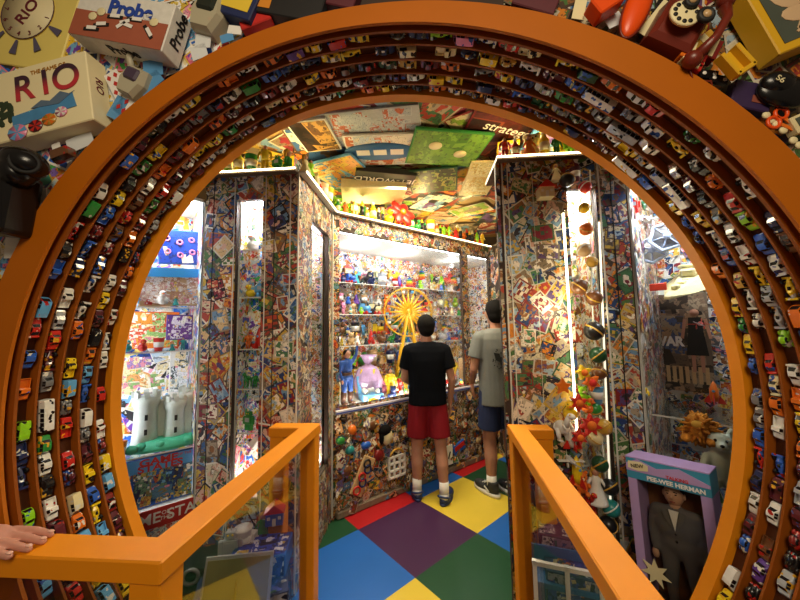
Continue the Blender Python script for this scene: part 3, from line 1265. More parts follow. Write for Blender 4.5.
def P_rings():
    b = MB().lathe([(.34, 0), (.36, .05), (.3, .09), (.06, .1), (.05, .9), (.09, .95), (.05, 1.0)], seg=16)
    out = [('stacking_rings', b, 'toy_plastic', None)]
    for i, c in enumerate(('red', 'orange', 'yellow', 'green', 'blue')):
        out.append(('ring', MB().torus(.25 - .03 * i, .085 - .004 * i, Matrix.Translation((0, 0, .18 + .155 * i)), 16, 8), 'toy_plastic', c))
    return out


def P_horse():
    b = MB()
    b.ell((0, 0, .55), (.14, .34, .17))
    for sx in (-1, 1):
        for y in (-.24, .24):
            b.cone((sx * .08, y, .5), (sx * .09, y + .03, .25), .065, .045, 8)
            b.cone((sx * .09, y + .03, .27), (sx * .09, y, 0), .042, .045, 8)
    b.cone((0, -.25, .6), (0, -.40, .86), .11, .07, 8)
    b.ell((0, -.50, .86), (.065, .15, .08), (.5, 0, 0), seg=8)
    for s in (-1, 1):
        b.cone((s * .04, -.40, .92), (s * .05, -.38, 1.0), .025, .005, 6)
    m = MB()
    m.tube([(0, -.40, .95), (0, -.31, .86), (0, -.22, .72)], [.03, .045, .03], 6)
    m.tube([(0, .32, .62), (0, .42, .5), (0, .43, .28)], [.03, .04, .015], 6)
    return [('toy_horse', b, 'toy_plastic', None), ('mane_and_tail', m, 'toy_plastic', 'black')]


def P_train():
    b = MB()
    b.box((0, 0, .2), (.42, .98, .12), bev=.015)
    b.cone((0, -.42, .46), (0, .12, .46), .19, .19, 14)
    b.box((0, .29, .56), (.4, .36, .6), bev=.015)
    c = MB()
    c.cone((0, -.26, .6), (0, -.26, .92), .06, .09, 10)
    c.box((0, .29, .88), (.48, .46, .05), bev=.01)
    w = MB()
    for s in (-1, 1):
        for y in (-.32, 0, .32):
            w.cone((s * .2, y, .14), (s * .25, y, .14), .14, .14, 12)
    return [('toy_train', b, 'toy_plastic', None), ('chimney_and_roof', c, 'toy_plastic', 'black'), ('wheels', w, 'toy_plastic', 'red')]


def P_doll():
    b = MB().lathe([(.3, 0), (.28, .05), (.2, .3), (.11, .52), (.13, .66), (.05, .74)], seg=14)
    for s in (-1, 1):
        b.cone((s * .12, 0, .66), (s * .24, -.05, .44), .045, .03, 8)
    h = MB().ell((0, 0, .84), (.1, .1, .115), seg=10)
    h.ell((0, -.1, .83), .016, seg=6)
    r = MB().ell((0, .03, .87), (.125, .115, .125), seg=10)
    for s in (-1, 1):
        r.ell((s * .11, .04, .74), (.045, .05, .12), seg=8)
    return [('toy_doll', b, 'toy_cloth', None), ('head', h, 'skin', None), ('hair', r, 'toy_cloth', 'gold')]


def P_house():
    b = MB().box((0, 0, .3), (.8, .6, .6), bev=.01)
    r = MB().poly([(-.48, 0), (.48, 0), (0, .42)], .72, Matrix.Translation((0, .36, .58)) @ Matrix.Rotation(PI / 2, 4, 'X'))
    d = MB().box((0, -.305, .17), (.16, .03, .34))
    for s in (-1, 1):
        d.box((s * .25, -.305, .36), (.14, .03, .14))
    return [('toy_house', b, 'toy_plastic', None), ('roof', r, 'toy_plastic', 'red'), ('door_and_windows', d, 'toy_plastic', 'white')]


def P_blocks():
    b = MB().box((-.2, 0, .2), (.38, .38, .4), bev=.02)
    b.box((.22, .02, .2), (.38, .38, .4), (0, 0, .2), bev=.02)
    b.box((0, 0, .6), (.38, .38, .38), (0, 0, -.3), bev=.02)
    c = MB().box((-.2, -.195, .2), (.2, .01, .2))
    c.box((0, -.19, .6), (.2, .02, .2), (0, 0, -.3))
    return [('toy_blocks', b, 'toy_plastic', None), ('painted_face', c, 'toy_plastic', 'white')]


def P_cup():
    b = MB().lathe([(.24, 0), (.36, .95), (.38, 1.0)], seg=16)
    l = MB().lathe([(.305, .3), (.345, .7)], seg=16)
    return [('toy_cup', b, 'toy_plastic', None), ('band', l, 'toy_plastic', 'white')]


def P_plane():
    b = MB().ell((0, 0, .3), (.1, .5, .12))
    b.box((0, .42, .46), (.03, .14, .26), bev=.01)
    w = MB().box((0, -.05, .28), (1.1, .24, .03), bev=.01)
    w.box((0, .42, .34), (.4, .12, .025), bev=.008)
    for s in (-1, 1):
        w.cone((s * .14, -.1, .1), (s * .18, -.1, .1), .1, .1, 10)
        w.box((s * .14, -.1, .19), (.02, .03, .2))
    p = MB().box((0, -.52, .3), (.5, .02, .05), (0, .5, 0), bev=.006)
    p.ell((0, -.5, .3), .05, seg=8)
    return [('toy_plane', b, 'toy_plastic', None), ('wings_and_wheels', w, 'toy_plastic', None), ('propeller', p, 'toy_plastic', 'silver')]


def P_dinosaur():
    b = MB()
    b.ell((0, .05, .42), (.17, .3, .22))
    b.tube([(0, .2, .42), (0, .5, .25), (0, .8, .12)], [.16, .09, .02], 8)
    b.tube([(0, -.12, .5), (0, -.24, .72), (0, -.3, .84)], [.13, .09, .08], 8)
    b.ell((0, -.4, .88), (.09, .17, .09), seg=8)
    for s in (-1, 1):
        b.cone((s * .13, .1, .4), (s * .15, .02, .05), .1, .06, 8)
        b.box((s * .15, -.03, .025), (.1, .2, .05), bev=.01)
        b.cone((s * .13, -.15, .55), (s * .14, -.3, .46), .04, .03, 6)
    e = MB()
    for s in (-1, 1):
        e.ell((s * .075, -.42, .93), .025, seg=6)
    return [('toy_dinosaur', b, 'toy_plastic', None), ('eyes', e, 'toy_plastic', 'yellow')]


def P_gamebox():
    b = MB().box((0, .06, .5), (.72, .12, 1.0), bev=.004)
    return [('game_box', b, 'card_board', None), ('cover_art', 'ART', None, None)]


TP = {}
for f, nm in ((P_figure, 'figure'), (P_robot, 'robot'), (P_bear, 'stuffed bear'), (P_ball, 'ball'), (P_duck, 'duck'), (P_bottle, 'bottle'), (P_crayon, 'crayon'), (P_rocket, 'rocket'), (P_rings, 'ring tower'),
              (P_horse, 'horse'), (P_train, 'train engine'), (P_doll, 'doll'), (P_house, 'house'), (P_blocks, 'block stack'), (P_cup, 'cup'), (P_plane, 'plane'), (P_dinosaur, 'dinosaur'), (P_gamebox, 'game box')):
    parts = []
    for pn, mb, mt, pc in f():
        if mb == 'ART':
            parts.append((pn, None, None, None))
            continue
        me = mb.mesh(pn)
        me.materials.append(MATS[mt])
        parts.append((pn, me, mt, pc))
    TP[nm] = parts
ARTS = []
for i in range(10):
    pal = (PAL_BRIGHT, PAL_BLUE, PAL_WARM, PAL_CARD)[i % 4]
    c = collage('cover_art', None, (-.35, -.0015, .01), (1, 0, 0), (0, 0, 1), .70, .98, 16, .42, pal, BORD_L, rot=.25, m='cover', lift=.004, seed=100 + i)
    ARTS.append(c.data)
    bpy.data.objects.remove(c)


def toy(kind, mw, size, color, label, cat=None, group=None, sub=None):
    """a copy of the toy of this kind with copies of its parts; size is its height"""
    parts = TP[kind]
    o = bpy.data.objects.new(parts[0][0], parts[0][1])
    col.objects.link(o)
    o.color = tuple(C[color]) + (1,)
    o.matrix_world = mw @ Matrix.Diagonal((size, size, size, 1))
    for pn, me, mt, pc in parts[1:]:
        if me is None:
            me = rnd.choice(ARTS)
        c = bpy.data.objects.new(pn, me)
        col.objects.link(c)
        c.parent = o
        c.color = tuple(C[(sub or pc) or color]) + (1,)
    tag(o, label, cat or ('toy ' + kind.split()[-1] if kind != 'game box' else 'board game'), group)
    return o


ORD = ['first', 'second', 'third', 'fourth', 'fifth', 'sixth', 'seventh', 'eighth', 'ninth', 'tenth', 'eleventh', 'twelfth', 'thirteenth', 'fourteenth', 'fifteenth', 'sixteenth', 'seventeenth', 'eighteenth', 'nineteenth', 'twentieth',
       'twenty-first', 'twenty-second', 'twenty-third', 'twenty-fourth', 'twenty-fifth', 'twenty-sixth', 'twenty-seventh', 'twenty-eighth', 'twenty-ninth', 'thirtieth', 'thirty-first', 'thirty-second', 'thirty-third', 'thirty-fourth', 'thirty-fifth', 'thirty-sixth', 'thirty-seventh', 'thirty-eighth', 'thirty-ninth', 'fortieth']
WID = dict(figure=.42, robot=.62, ball=1.0, duck=.62, bottle=.38, crayon=.25, rocket=.7, horse=.5, train=.5, doll=.62, house=.95, cup=.78, plane=1.15, dinosaur=.4)
WID['stuffed bear'] = .7
WID['ring tower'] = .74
WID['train engine'] = .5
WID['block stack'] = .9
WID['game box'] = .76


def row(start, d, length, z, face, where, kinds, cols, smin, smax, group, gap=.012, depth=0.0, jit=.3, zig=0.0, skip=()):
    """toys standing side by side along a shelf, left to right as seen by the viewer"""
    d = V((d[0], d[1], 0)).normalized()
    f = V((face[0], face[1], 0)).normalized()
    s = 0.0
    i = 0
    while True:
        k = rnd.choice(kinds)
        h = rnd.uniform(smin, smax) * (1.0 if WID[k] < .8 else .75)
        w = WID[k] * h
        if s + w > length or i >= len(ORD):
            break
        p = V((start[0], start[1], 0)) + d * (s + w / 2) + f * (-(zig if i % 2 else 0) - depth)
        s += w + gap
        if any(a < s - w / 2 < b for a, b in skip):
            continue
        x = -V((f.y, -f.x, 0))
        # toys face -Y locally: map local -Y to f
        M = Matrix(((-f.y * -1 * -1, -f.x, 0, p.x), (f.x, -f.y, 0, p.y), (0, 0, 1, z), (0, 0, 0, 1)))
        M = Matrix.Translation((p.x, p.y, z)) @ Matrix.Rotation(math.atan2(f.x, -f.y) + rnd.uniform(-jit, jit), 4, 'Z')
        c = rnd.choice(cols)
        toy(k, M, h, c, '%s %s %s, %s from left' % (cname(c), ('toy ' if k != 'game box' else '') + k, where.replace('the ', ''), ORD[i]), None, group)
        i += 1


ALLK = ['figure', 'figure', 'robot', 'stuffed bear', 'ball', 'duck', 'bottle', 'rocket', 'ring tower', 'horse', 'train engine', 'doll', 'doll', 'house', 'block stack', 'cup', 'plane', 'dinosaur', 'game box', 'game box']
ALLC = ['red', 'blue', 'yellow', 'green', 'orange', 'white', 'light_blue', 'pink', 'purple', 'cream', 'black', 'gold', 'teal', 'brown', 'navy', 'tan', 'silver', 'lime']
WARMC = ['yellow', 'orange', 'gold', 'cream', 'red', 'lime', 'yellow', 'green', 'yellow']

# ------------------------------------------------------------------ display cases
def case(name, label, o, u, L, depth, z0, z1, shelves, back_pal, glass=(0, 0), lamps=(), n_back=500, size=.06, back_m='clutter', dark=1.0, side_pal=None, strip=0.0, low=0.0, vfill=0.0, lift=.02, tilt=.15, tone='shelf_white', smat='clutter', side=(1, 1)):
    """o: left front corner in plan as the viewer sees it, u: to the viewer's right, depth: away from the viewer"""
    o = V((o[0], o[1], 0))
    u = V((u[0], u[1], 0)).normalized()
    n = V((-u.y, u.x, 0))
    r = empty(name, (o.x, o.y, z0))
    I = Matrix.Translation((o.x, o.y, z0)).inverted()

    def pt(nm, mb, m):
        q = obj(nm, mb, m, r) if isinstance(mb, MB) else mb
        q.matrix_parent_inverse = I
        return q

    def slab(nm, s0, s1, d0, d1, za, zb, m):
        c = o + u * (s0 + s1) / 2 + n * (d0 + d1) / 2
        M = Matrix(((u.x, n.x, 0, c.x), (u.y, n.y, 0, c.y), (0, 0, 1, (za + zb) / 2), (0, 0, 0, 1)))
        return pt(nm, MB().box((0, 0, 0), (abs(s1 - s0), abs(d1 - d0), zb - za), m=M), m)
    slab('back_panel', 0, L, depth, depth + .015, z0, z1, tone)
    for k, (a_, b_) in enumerate(((-.012, 0), (L, L + .012))):
        if not side[k]:
            continue
        slab('side_panel', a_, b_, .012, depth, z0, z1, tone)
        e_ = o + u * (L - .0005 if k else .0005) + V((0, 0, z0))
        ss = e_ + n * (depth if k else .012)
        c = collage('printed_side', r, e_ + n * (depth - .001 if k else .012), (-n if k else n), (0, 0, 1), depth - .014, z1 - z0, int(n_back * .9 * depth / L) + 20, size, side_pal or back_pal, BORD_L, m=smat, lift=.006, dark=dark)
        c.matrix_parent_inverse = I
    if strip:
        m_ = MB()
        a_, b_ = o + u * .03 + n * .03, o + u * (L - .03) + n * .03
        m_.tube([(a_.x, a_.y, z1 - .012), (b_.x, b_.y, z1 - .012)], .006)
        pt('light_strip', m_, 'led_cool')  # added strip, hidden behind the header, to brighten the toy fronts
        mid = o + u * L / 2 + n * .05
        tg = o + u * L / 2 + n * depth
        if low:
            tg2 = o + u * L / 2 + n * depth
            area('case_base_fill', (mid.x, mid.y, z0 + .012), (tg2.x, tg2.y, z0 + (z1 - z0) * .55), L * .9, low, (1.0, .93, .8), .03)  # added fill from the base that brightens the case
        if vfill:
            m_ = MB()
            a_ = o + u * .035 + n * .035
            m_.tube([(a_.x, a_.y, z0 + .1), (a_.x, a_.y, z1 - .1)], .006)
            pt('light_strip', m_, 'led_cool')  # added upright strip, out of view behind the arch edge, evens the brightness
            tg2 = o + u * L * .6 + n * depth
            area('case_fill_light', (a_.x + u.x * .012, a_.y + u.y * .012, (z0 + z1) / 2), (tg2.x, tg2.y, (z0 + z1) / 2), .03, vfill, COOL, z1 - z0 - .2)
        area('case_fill_light', (mid.x, mid.y, z1 - .03), (tg.x, tg.y, z0 + (z1 - z0) * .25), L * .9, strip, COOL, .04)  # fill added along the top front edge, aimed back and down
    slab('base', 0, L, .012, depth, z0 - .03, z0, tone)
    slab('top_panel', 0, L, .012, depth, z1, z1 + .02, tone)
    for z, d in shelves:
        slab('glass_shelf', 0.002, L - .002, depth - d, depth - .002, z - .008, z, 'glass')
        slab('shelf_edge', 0.002, L - .002, depth - d - .004, depth - d - .0005, z - .008, z, 'acrylic')
    bc = o + n * (depth - .001)
    c = collage('printed_backdrop', r, bc + V((0, 0, z0 + .002)), u, (0, 0, 1), L, z1 - z0 - .004, n_back, size, back_pal, BORD_L, m=back_m, lift=lift, tilt=tilt, dark=dark)
    c.matrix_parent_inverse = I
    if glass:
        slab('glass_pane', -.004, L + .004, .004, .009, z0 - .01, z1 + .01, 'glass')
    for k, (s, d, w) in enumerate(lamps):
        p = o + u * s + n * d
        mb = MB().lathe([(.03, -.012), (.034, 0)], m=Matrix.Translation((p.x, p.y, z1 - .002)))
        pt('puck_lamp', mb, 'led_cool')
        spot_point('case_lamp', (p.x, p.y, z1 - .07), w, COOL, .03)
    r['_'] = 0
    del r['_']
    tag(r, label, 'display case')
    return lambda s, d, z: o + u * s + n * d + V((0, 0, z))


MT3 = (MT.x, MT.y)
MN3 = V((MN.x, MN.y, 0))
MF = (-MN.x, -MN.y)
MD = .72
mo = A + MT * .06 + MN * .035
mc = case('display_case', 'large lit display case with the yellow ferris wheel behind the boys', mo, MT3, 2.45, MD, .80, 2.32, [(1.30, .30), (1.62, .22), (1.95, .22)], PAL_CLUT + ['f0e8d8', 'd8e0e8', 'e0a040'], lamps=[(.42, .36, 7), (1.02, .40, 7), (1.8, .35, 5)], n_back=2600, size=.055, strip=10, low=14, lift=.05, tilt=.4)
l1 = case('display_case', 'slim lit case between two card covered pillars on the left', (LX0 + .20, Y1 + .03), (1, 0), .17, .15, .50, 2.30, [(.86, .12), (1.12, .12), (1.36, .12), (1.68, .12), (1.98, .12)], PAL_BRIGHT + ['ffffff', 'f0f4f8'], lamps=[(.085, .07, 1.5)], n_back=260, size=.06, strip=3, low=1.5)
L2D = V((A.x - LX1, A.y - Y1)).normalized()
l2o = V((LX1, Y1)) + L2D * .24 + V((-L2D.y, L2D.x)) * .035
l2 = case('display_case', 'slim bright case of small toys receding along the left inner wall', l2o, (L2D.x, L2D.y), .38, .26, .45, 2.24, [(.8, .2), (1.15, .2), (1.5, .2), (1.8, .2)], PAL_BRIGHT + PAL_CARD + ['f4f0ea'] * 5, lamps=[(.2, .1, 2)], n_back=900, size=.045, strip=3, low=3)
rb = case('display_case', 'slim lit case of balls and soft toys on the right pillar', (RX0 + .395, Y1 + .03), (1, 0), .16, .24, .25, 2.27, [(.70, .2)], PAL_WARM + ['fff8e0'] * 6, lamps=[(.08, .12, 1.2)], n_back=160, size=.07, strip=4)
S45 = math.sqrt(.5)
LWL = .62
lwo = V((LX0 - .012, Y1)) - V((S45, S45)) * LWL
lw = case('display_case', 'bright display case of old game boxes at the far left', lwo, (S45, S45), LWL, .42, .12, 2.28, [(.795, .38), (1.36, .36), (1.62, .36)], PAL_BLUE + PAL_BRIGHT, lamps=[(.45, .12, 3), (.2, .2, 2)], n_back=420, size=.11, strip=5, vfill=9)
rwo = V((RX1 + .02, Y1))
rw = case('display_case', 'display case of toys and reflections at the far right', rwo, (S45, -S45), .62, .55, .12, 2.28, [(.98, .45)], PAL_CARD + PAL_CLUT + ['2a2a30', '3a4660', '5a5a60'], lamps=[(.25, .2, 3)], n_back=600, size=.05, dark=1.0, strip=9)

# extra backing shelf rows of toys in the far case
SM = dict(jit=.4)
FK = ['figure', 'figure', 'robot', 'stuffed bear', 'duck', 'rocket', 'horse', 'doll', 'doll', 'bottle', 'train engine', 'house', 'cup', 'dinosaur', 'block stack', 'ring tower']
for z, d, w, a, b in ((1.30, .52, 'on the lowest shelf of the far window case', .09, .17), (1.62, .55, 'on the middle shelf of the far window case', .08, .16), (1.95, .56, 'on the top shelf of the far window case', .09, .16)):
    p = mc(.05, d, 0)
    row((p.x, p.y), MT3, 2.2, z, MF, w, FK, ALLC + ['gold', 'tan', 'brown', 'cream', 'black'], a, b, 'toys ' + w, zig=.05, jit=.8)
for k, (z, w, a, b) in enumerate(((1.06, 'pinned low on far case back wall', .12, .19), (1.40, 'pinned midway up far case back wall', .10, .16), (1.74, 'pinned upper on far case back wall', .09, .15), (2.06, 'pinned high on far case back wall', .10, .17))):
    p = mc(.04 + .03 * k, .655, 0)
    row((p.x, p.y), MT3, 2.2, z, MF, w, FK + ['plane', 'ball', 'game box'], ALLC + ['gold', 'tan', 'brown', 'cream'], a, b, 'toys ' + w, jit=1.0, gap=.02)
p = mc(.30, .56, 0)
row((p.x, p.y), MT3, 1.95, .80, MF, 'at the back of the far case floor', FK + ['game box'], ALLC, .14, .26, 'toys at the back of the far case floor')
p = mc(.55, .32, 0)
row((p.x, p.y), MT3, 1.5, .80, MF, 'midway back on the far case floor', FK, ALLC, .10, .2, 'toys midway back on the far case floor')
p = mc(.75, .12, 0)
row((p.x, p.y), MT3, 1.1, .80, MF, 'at the front of the far case floor', FK, ALLC, .06, .12, 'toys at the front of the far case floor', gap=.02)
for z, w in ((.50, 'on the bottom shelf of the slim left case'), (.86, 'on the second shelf of the slim left case'), (1.12, 'on the third shelf of the slim left case'), (1.36, 'on the fourth shelf of the slim left case'), (1.68, 'on the fifth shelf of the slim left case'), (1.98, 'on the top shelf of the slim left case')):
    p = l1(.012, .075, 0)
    row((p.x, p.y), (1, 0), .15, z, (0, -1), w, ['figure', 'robot', 'doll', 'stuffed bear', 'rocket', 'plane', 'horse', 'block stack', 'duck'], ['yellow', 'orange', 'blue', 'white', 'light_blue', 'black', 'red', 'green'], .08, .15, 'toys ' + w, gap=.006)
nn2 = (L2D.y, -L2D.x)
for z, w in ((.45, 'on the floor of the receding left case'), (.80, 'on the first shelf of the receding left case'), (1.15, 'on the second shelf of the receding left case'), (1.50, 'on the third shelf of the receding left case'), (1.80, 'on the top shelf of the receding left case')):
    p = l2(.015, .12, 0)
    row((p.x, p.y), (L2D.x, L2D.y), .35, z, nn2, w, FK, ALLC, .09, .17, 'toys ' + w, gap=.004)

# toys along the top shelves, in front of the ceiling
for (p, q), w, g in ((LEDGES[0], 'on the shelf over the left pillars', 0), (LEDGES[1], 'on the receding left top shelf', 0), (LEDGES[2], 'on the shelf above the far case', 0), (LEDGES[3], 'on the shelf over the right pillars', 0)):
    p, q = V(p), V(q)
    d = (q - p).normalized()
    f = V((d.y, -d.x))
    s = p + d * .03 + f * .012
    row((s.x, s.y), d, (q - p).length - .06, ZS, f, w, ['crayon', 'crayon', 'bottle', 'figure', 'bottle', 'duck', 'doll', 'cup', 'robot', 'rocket', 'crayon'], WARMC, .10, .17, 'toys ' + w, gap=.012)
    s = p + d * .05 - f * .12
    row((s.x, s.y), d, (q - p).length - .10, ZS, f, w.replace('on the', 'at the back of the'), ['bottle', 'figure', 'house', 'block stack', 'doll', 'game box', 'stuffed bear'], WARMC + ['brown', 'cream', 'tan'], .14, .24, 'toys ' + w.replace('on the', 'at the back of the'), gap=.03)

# ================================================================== hero toys
def rootmesh(name, mb, m, mw, label, cat, color=None, group=None):
    o = obj(name, mb, m)
    o.matrix_world = mw
    if color:
        o.color = tuple(C[color]) + (1,)
    return tag(o, label, cat, group)


def child(name, mb, m, p, color=None):
    o = obj(name, mb, m, p)
    if color:
        o.color = tuple(C[color]) + (1,)
    return o


TR = Matrix.Translation
RX, RY, RZ = (lambda a: Matrix.Rotation(a, 4, 'X')), (lambda a: Matrix.Rotation(a, 4, 'Y')), (lambda a: Matrix.Rotation(a, 4, 'Z'))
mat('wheel_yellow', hexc('e0a818'), 0.4)
mat('suit_blue', hexc('1f4b9a'), 0.55)
mat('leather_brown', hexc('4a2c1c'), 0.5)

# ---- ferris wheel in the far case (upright, parallel to the glass)
def on_case(px, py, d):
    o = mc(0, d, 0)
    return hit(px, py, o, MN3)


c = on_case(408, 312, .40)
fwm = frame(c, (.97, .24, 0), (.24, -.97, 0))
ferris = empty('ferris_wheel', mw=fwm)
tag(ferris, 'yellow toy ferris wheel with sunburst spokes in the far case', 'toy ferris wheel')
FR = .275
for nm, zz in (('wheel_rim', .03), ('wheel_rim', -.03)):
    child(nm, MB().torus(FR, .0065, TR((0, 0, zz)), 40, 8), 'wheel_yellow', ferris)
m = MB()
for i in range(20):
    a = 2 * PI * i / 20
    m.cone((0, 0, .03), (FR * .74 * math.cos(a), FR * .74 * math.sin(a), .03), .024, .007, 6)
    m.cone((0, 0, .03), (FR * math.cos(a), FR * math.sin(a), .03), .004, .004, 6)
m.cone((0, 0, -.05), (0, 0, .06), .035, .035, 14)
child('spokes', m, 'wheel_yellow', ferris)
for i in range(14):
    a = 2 * PI * i / 14
    q = MB()
    q.box((FR * .88 * math.cos(a), FR * .88 * math.sin(a) - .01, 0), (.035, .03, .05), bev=.006)
    o = child('gondola', q, 'toy_plastic', ferris, ('white', 'red', 'purple', 'light_blue')[i % 4])
m = MB()
hb = c.z - .805
for s in (-1, 1):
    m.cone((0, 0, s * .05), (s * .17, -hb, s * .05), .012, .014, 8)
    m.cone((0, 0, s * .05), (-s * .17, -hb, s * .05), .012, .014, 8)
child('stand', m, 'wheel_yellow', ferris)


# ---- figure in blue suit, one arm raised
def doll_body(raise_arm=False, bend=0):
    b = MB()
    for s in (-1, 1):
        b.cap((s * .075, 0, .50), .075, (s * .085, -.01, .27), .055, 10)
        b.cap((s * .085, -.01, .27), .052, (s * .09, .01, .05), .035, 10)
        b.cap((s * .09, .01, .03), .032, (s * .10, -.09, .022), .026, 8)
    b.ell((0, 0, .53), (.115, .08, .09))
    b.ell((0, 0, .70), (.13, .085, .16))
    b.cap((-.11, 0, .80), .05, (.11, 0, .80), .05, 10)
    b.cap((0, 0, .82), .042, (0, -.005, .89), .04, 10)
    for s in (-1, 1):
        if raise_arm and s == 1:
            pts = [(s * .14, 0, .80), (s * .21, -.04, .93), (s * .22, -.06, 1.10)]
        else:
            pts = [(s * .15, 0, .80), (s * .19, .0, .64), (s * .17, -.05, .48)]
        b.cap(pts[0], .045, pts[1], .036, 10)
        b.cap(pts[1], .036, pts[2], .027, 10)
    return b


p = on_case(347, 404, .16)
BF = TR((p.x, p.y, .803)) @ RZ(math.atan2(MF[0], -MF[1]) + .25)
S = .46
bf = remesh('toy_figure', doll_body(True), .018, 'suit_blue')
bf.matrix_world = BF @ Matrix.Diagonal((S, S, S, 1))
tag(bf, 'tall action figure in plain blue suit raising one arm in the far case', 'toy figure')
h = MB().ell((0, -.01, .95), (.062, .072, .085))
h.ell((0, -.085, .945), (.012, .016, .018), seg=6)
h.ell((.22, -.065, 1.145), (.026, .022, .04), seg=8)
h.ell((-.17, -.06, .44), (.026, .022, .04), seg=8)
child('head_and_hands', h, 'skin', bf)
child('hair', MB().ell((0, .012, .975), (.068, .07, .075)), 'hair_dark', bf)
child('belt', MB().lathe([(.122, .555), (.126, .56), (.126, .60), (.122, .605)], sx=1, sy=.74), 'leather_brown', bf)
m = MB()
for s in (-1, 1):
    m.cap((s * .088, 0, .22), .058, (s * .09, .012, .05), .042, 10)
    m.cap((s * .09, .012, .03), .038, (s * .10, -.1, .024), .030, 8)
child('boots', m, 'leather_brown', bf)

# ---- other things on the far case floor
p = on_case(368, 372, .34)
cb = MB().lathe([(.10, 0), (.14, .05), (.15, .16), (.10, .27), (.03, .31), (.07, .38), (.09, .40)], seg=10, smooth=False)
bag = rootmesh('gift_bag', cb, mat('cellophane', hexc('c8a8d8'), 0.12, vary=0.5, scale=12), TR((p.x, p.y, .803)), 'shimmering pastel wrapped bundle tied at its neck behind the blue suited figure', 'gift bag')
m = MB()
for i in range(5):
    a = i * 1.26
    m.cone((.13 * math.cos(a), .13 * math.sin(a), .05), (.10 * math.cos(a + .5), .10 * math.sin(a + .5), .27), .018, .012, 6)
child('yellow_stripes', m, 'toy_plastic', bag, 'yellow')
p = on_case(371, 398, .17)
M = TR((p.x, p.y, .803)) @ RZ(math.atan2(MF[0], -MF[1]) - .2)
m = MB().box((0, 0, .03), (.20, .15, .06), bev=.004)
pb = rootmesh('playset_box', m, 'toy_plastic', M, 'light blue open playset beside the legs of the blue suited figure', 'playset', 'light_blue')
q = MB().box((0, .10, .12), (.20, .012, .18), (-.4, 0, 0), bev=.003)
child('open_lid', q, 'toy_plastic', pb, 'light_blue')
q = MB()
for i, (x, y) in enumerate(((-.06, -.03), (-.01, .02), (.05, -.04), (.03, .04), (-.05, .05))):
    q.ell((x, y, .075), (.025, .022, .03), seg=8)
child('small_pieces', q, 'white_plastic', pb)
p = on_case(374, 404, .05)
rootmesh('toy_shell', MB().ell((0, 0, .018), (.05, .04, .022)), 'toy_plastic', TR((p.x, p.y, .803)), 'yellow shell shaped toy at the front edge of the far case', 'toy shell', 'yellow')
p = on_case(390, 386, .2)
toy('figure', TR((p.x, p.y, .803)) @ RZ(math.atan2(MF[0], -MF[1])), .26, 'yellow', 'bright yellow standing figure left of the boy in the black shirt', 'toy figure', None, None)
p = on_case(386, 402, .12)
for i, (dx, rz) in enumerate(((-.045, .5), (.05, -.3))):
    m = MB().box((0, 0, .018), (.05, .12, .036), bev=.012, seg=2)
    m.cone((0, .035, .02), (0, .035, .10), .026, .028, 10)
    o = rootmesh('toy_boot', m, 'toy_plastic', TR((p.x + dx, p.y + dx, .803)) @ RZ(rz), ('left', 'right')[i] + ' one of two navy toy boots on the far case floor', 'toy boot', 'navy')
    child('sole', MB().box((0, 0, .004), (.054, .124, .008), bev=.002), 'toy_plastic', o, 'light_blue')
p = on_case(397, 346, .42)
toy('dinosaur', TR((p.x, p.y, .803)) @ RZ(1.2), .2, 'lime', 'lime green toy dinosaur standing below the ferris wheel', 'toy dinosaur')
p = on_case(466, 372, .25)
m = MB().box((0, 0, .14), (.16, .12, .28), bev=.012)
o = rootmesh('radio', m, 'toy_plastic', TR((p.x, p.y, .803)) @ RZ(math.atan2(MF[0], -MF[1])), 'cream upright toy radio with green dial between the two boys', 'toy radio', 'tan')
m = MB().torus(.05, .012, TR((.02, -.066, .20)) @ RX(PI / 2), 18, 6)
child('dial', m, 'toy_plastic', o, 'green')
p = on_case(468, 366, .1)
o = rootmesh('price_card', MB().box((0, 0, .04), (.07, .004, .08), (-.2, 0, 0)), 'toy_plastic', TR((p.x, p.y, .803)) @ RZ(math.atan2(MF[0], -MF[1])), 'small yellow upright card at the front between the boys', 'card', 'yellow')

# ---- counter edge trim under the far window
a, b = A + MT * .03, A + MT * (ML - .02)
o_ = V((MT.y, -MT.x)) * .012
m = MB()
M = frame(V(((a.x + b.x) / 2 + o_.x, (a.y + b.y) / 2 + o_.y, .802)), (MT.x, MT.y, 0), (0, 0, 1))
m.box((0, 0, 0), ((b - a).length, .03, .035), bev=.004, m=M)
w = struct(obj('trim_2', m, mat('counter_edge', hexc('c8c4d0'), 0.3)))
m = MB()
m.box((0, -.016, -.004), ((b - a).length, .003, .011), m=M)
o = obj('stripe', m, mat('edge_blue', hexc('3a4fa0'), 0.4), w)
# base ledge and skirting of glued bits along the wall foot
collage('glued_trinkets', wm, (A.x + .02 + o_.x, A.y + o_.y, .01), (MT.x, MT.y, 0), (0, 0, 1), ML - .04, .78, 420, .06, PAL_CLUT, BORD + ['6a4a30', '9a7a50'], m='clutter', lift=.03, tilt=.35, seed=3)
m = MB()
M = frame(V(((a.x + b.x) / 2 + o_.x * 2, (a.y + b.y) / 2 + o_.y * 2, .03)), (MT.x, MT.y, 0), (0, 0, 1))
m.box((0, 0, 0), ((b - a).length, .05, .06), bev=.01, m=M)
struct(obj('baseboard_back', m, mat('skirting', hexc('7a6a58'), 0.6, vary=0.5, scale=40)))
WN = V((MF[0], MF[1], 0))


def on_wall(px, py, out=.05):
    o = V((A.x, A.y, 0)) + WN * out
    p = hit(px, py, o, MN3)
    return frame(p, (MT.x, MT.y, 0), (MF[0], MF[1], 0))


